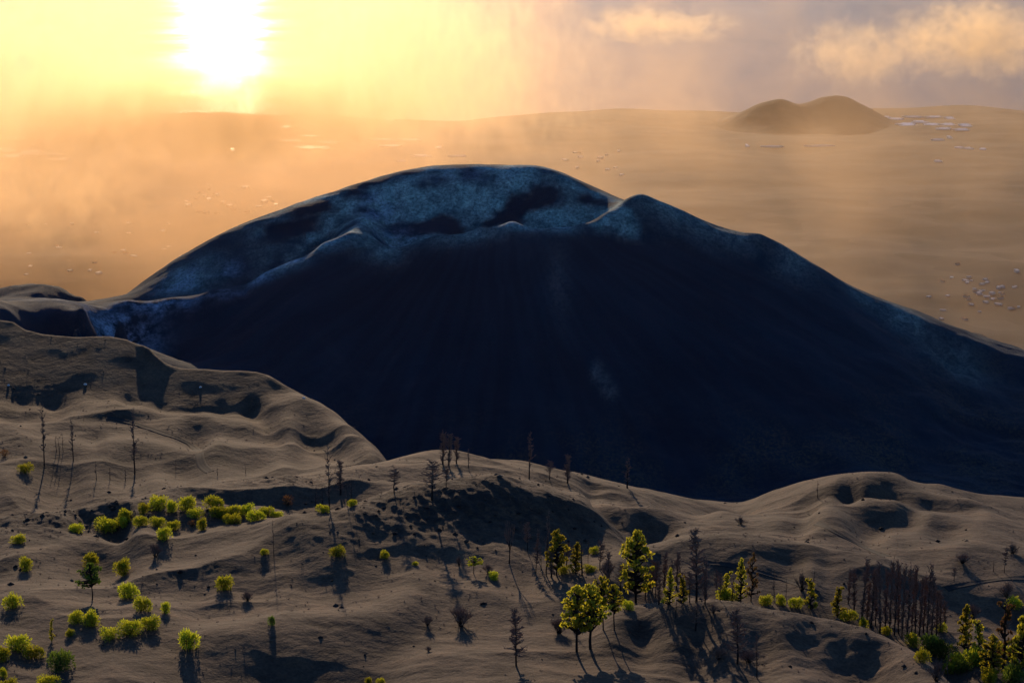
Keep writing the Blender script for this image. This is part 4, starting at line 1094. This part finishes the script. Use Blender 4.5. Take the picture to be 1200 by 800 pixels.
def village(n, region, label, group, seed, big=1.0):
    rg = random.Random(seed)
    for i in range(n):
        px, py = region(rg); x, y, z = on_plain(px, py)
        o = bpy.data.objects.new('house', _hm[rg.choice((0, 0, 1, 2))]); COL.objects.link(o)
        s = rg.uniform(.5, .85) * big; o.location = (x, y, z); o.scale = (s * rg.uniform(.9, 1.6), s, s); o.rotation_euler = (0, 0, rg.uniform(0, 3.14))
        o['label'] = label; o['category'] = 'house'; o['group'] = group
village(46, lambda r: (r.gauss(1150, 34), 343 + r.gauss(0, 12) + 0), 'tiny pale house of the hazy village beyond the volcano right flank', 'houses of the hazy village on the right', 1)
village(34, lambda r: (r.uniform(30, 260), r.uniform(262, 326)), 'tiny pale house scattered in golden mist beyond the volcano left flank', 'houses in the golden mist on the left', 2)
village(26, lambda r: (r.uniform(215, 340), r.uniform(216, 252)), 'tiny pale house in golden mist above the volcano left shoulder', 'houses above the volcano left shoulder', 3, 1.3)
village(14, lambda r: (r.uniform(660, 740), r.uniform(176, 210)), 'tiny pale house on the plain above the volcano notch', 'houses above the volcano notch', 4, 1.4)
# ------------------------------------------------------------------ air
def volume_mat(name, color, density, g):
    m = bpy.data.materials.new(name); m.use_nodes = True; nt = m.node_tree
    for n in list(nt.nodes):
        if n.type == 'BSDF_PRINCIPLED': nt.nodes.remove(n)
    out = [n for n in nt.nodes if n.type == 'OUTPUT_MATERIAL'][0]
    v = N(nt, 'ShaderNodeVolumePrincipled')
    v.inputs['Color'].default_value = (*color, 1); v.inputs['Density'].default_value = density
    v.inputs['Anisotropy'].default_value = g
    nt.links.new(v.outputs[0], out.inputs['Volume'])
    return m, nt, v
def box_obj(name, lo, hi, mat, kind):
    v = [(x, y, z) for z in (lo[2], hi[2]) for y in (lo[1], hi[1]) for x in (lo[0], hi[0])]
    f = [(0, 2, 3, 1), (4, 5, 7, 6), (0, 1, 5, 4), (2, 6, 7, 3), (0, 4, 6, 2), (1, 3, 7, 5)]
    return link_mesh(name, v, f, mat, kind=kind)
HAZE, _, _ = volume_mat('haze_air', (1.0, .86, .70), 1.0e-6, .82)
box_obj('haze', (-46000, -3100, -140), (46000, 61000, CAM_Z + 3), HAZE, 'stuff')

# low marine mist lying over the coastal land behind the volcano, thicker on the left, with drifting wisps
def build_mist(name, lo, hi, dens, step, seed, lowbank):
    m, nt, v = volume_mat(name, (.93, .67, .43), 0.0, .88); L = nt.links
    P = N(nt, 'ShaderNodeTexCoord').outputs['Object']
    sep = N(nt, 'ShaderNodeSeparateXYZ'); L.new(P, sep.inputs[0])
    x, y, z = sep.outputs
    M = lambda op, a, b=None: math_node(nt, op, a, b)
    h = M('SUBTRACT', z, M('MULTIPLY', M('MAXIMUM', M('SUBTRACT', 8025.0, y), 0.0), .082))
    d = M('POWER', 2.718, M('DIVIDE', M('MULTIPLY', M('MAXIMUM', h, 0.0), -1.0), 165.0))
    side = N(nt, 'ShaderNodeMapRange', interpolation_type='SMOOTHSTEP')
    side.inputs[1].default_value = .06; side.inputs[2].default_value = -.14; side.inputs[3].default_value = .36; side.inputs[4].default_value = 1.4
    L.new(M('DIVIDE', x, y), side.inputs[0])
    mp = N(nt, 'ShaderNodeMapping'); L.new(P, mp.inputs[0]); mp.inputs['Scale'].default_value = (.0030, .0012, .0040)
    n1 = noise_node(nt, 1.0, 5, .6, mp.outputs[0], .6)
    r = ramp(nt, n1.outputs[0], [(.38, (.2, .2, .2)), (.60, (2.0, 2.0, 2.0))])
    off = N(nt, 'ShaderNodeMapRange', interpolation_type='SMOOTHSTEP'); L.new(y, off.inputs[0])      # thins out over open water
    off.inputs[1].default_value = 7700; off.inputs[2].default_value = 9000; off.inputs[3].default_value = 1.0; off.inputs[4].default_value = .45
    d = M('MULTIPLY', d, off.outputs[0])
    d = M('MULTIPLY', M('MULTIPLY', d, side.outputs[0]), r.outputs[0])
    L.new(M('MULTIPLY', d, dens), v.inputs['Density'])
    o = box_obj(name, lo, hi, m, 'stuff')
    m.cycles.volume_step_rate = step
    return o
build_mist('mist', (-3600, 2960, -130), (3600, 12500, 1000), 7.5e-4, .35, 0, True)

def build_cloud(px, py, Y, wpx, hpx, depth, dens, seed, stretch=(1, 1, 1), g=.62, fill=.35, cut=.58):
    m, nt, v = volume_mat('cloud_vapour', (.96, .73, .45), 0.0, g); L = nt.links
    k = Y / FPX; sx, sz = wpx * k, hpx * k
    P = N(nt, 'ShaderNodeTexCoord').outputs['Object']
    M = lambda op, a, b=None: math_node(nt, op, a, b)
    mp = N(nt, 'ShaderNodeMapping'); L.new(P, mp.inputs[0]); mp.inputs['Location'].default_value = (seed * 13.7, seed * 5.1, 0)
    mp.inputs['Scale'].default_value = tuple(s / 130.0 for s in stretch)
    n = noise_node(nt, 1.0, 6, .62, mp.outputs[0], .7)
    e = N(nt, 'ShaderNodeMapping'); L.new(P, e.inputs[0]); e.inputs['Scale'].default_value = (1 / sx, 1 / depth, 1 / sz)
    ln = N(nt, 'ShaderNodeVectorMath', operation='LENGTH'); L.new(e.outputs[0], ln.inputs[0])
    f = M('SUBTRACT', 1.0, ln.outputs['Value'])
    d = M('SUBTRACT', M('ADD', n.outputs[0], M('MULTIPLY', f, fill)), cut)
    d = M('MULTIPLY', M('MAXIMUM', d, 0.0), M('MAXIMUM', M('MINIMUM', M('MULTIPLY', f, 3.0), 1.0), 0.0))
    L.new(M('MULTIPLY', d, dens), v.inputs['Density'])
    o = box_obj('cloud', (-sx, -depth, -sz), (sx, depth, sz), m, 'stuff')
    o.location = spot(px, py, Y); m.cycles.volume_step_rate = .6
    return o
build_cloud(1140, 46, 5000, 130, 62, 260, 2.0e-2, 1, (2.6, 1.8, 3.2))
build_cloud(770, 30, 5200, 120, 28, 200, 1.7e-2, 2, (2.2, 1.6, 3.4))
build_cloud(1010, 62, 5100, 120, 52, 240, 1.1e-2, 3, (3.0, 1.6, 2.8))
build_cloud(600, 80, 4800, 170, 150, 300, .4e-2, 4, (3.8, 1.6, 1.8))
build_cloud(260, 128, 4700, 330, 85, 330, 1.5e-2, 5, (2.8, 1.5, 2.6), .80, .75, .60)
build_cloud(40, 140, 4500, 230, 190, 320, 1.4e-2, 6, (3.2, 1.5, 2.6), .72, .35, .55)
build_cloud(480, 70, 4650, 170, 160, 300, 1.0e-2, 7, (3.6, 1.5, 1.6), .76, .35, .55)
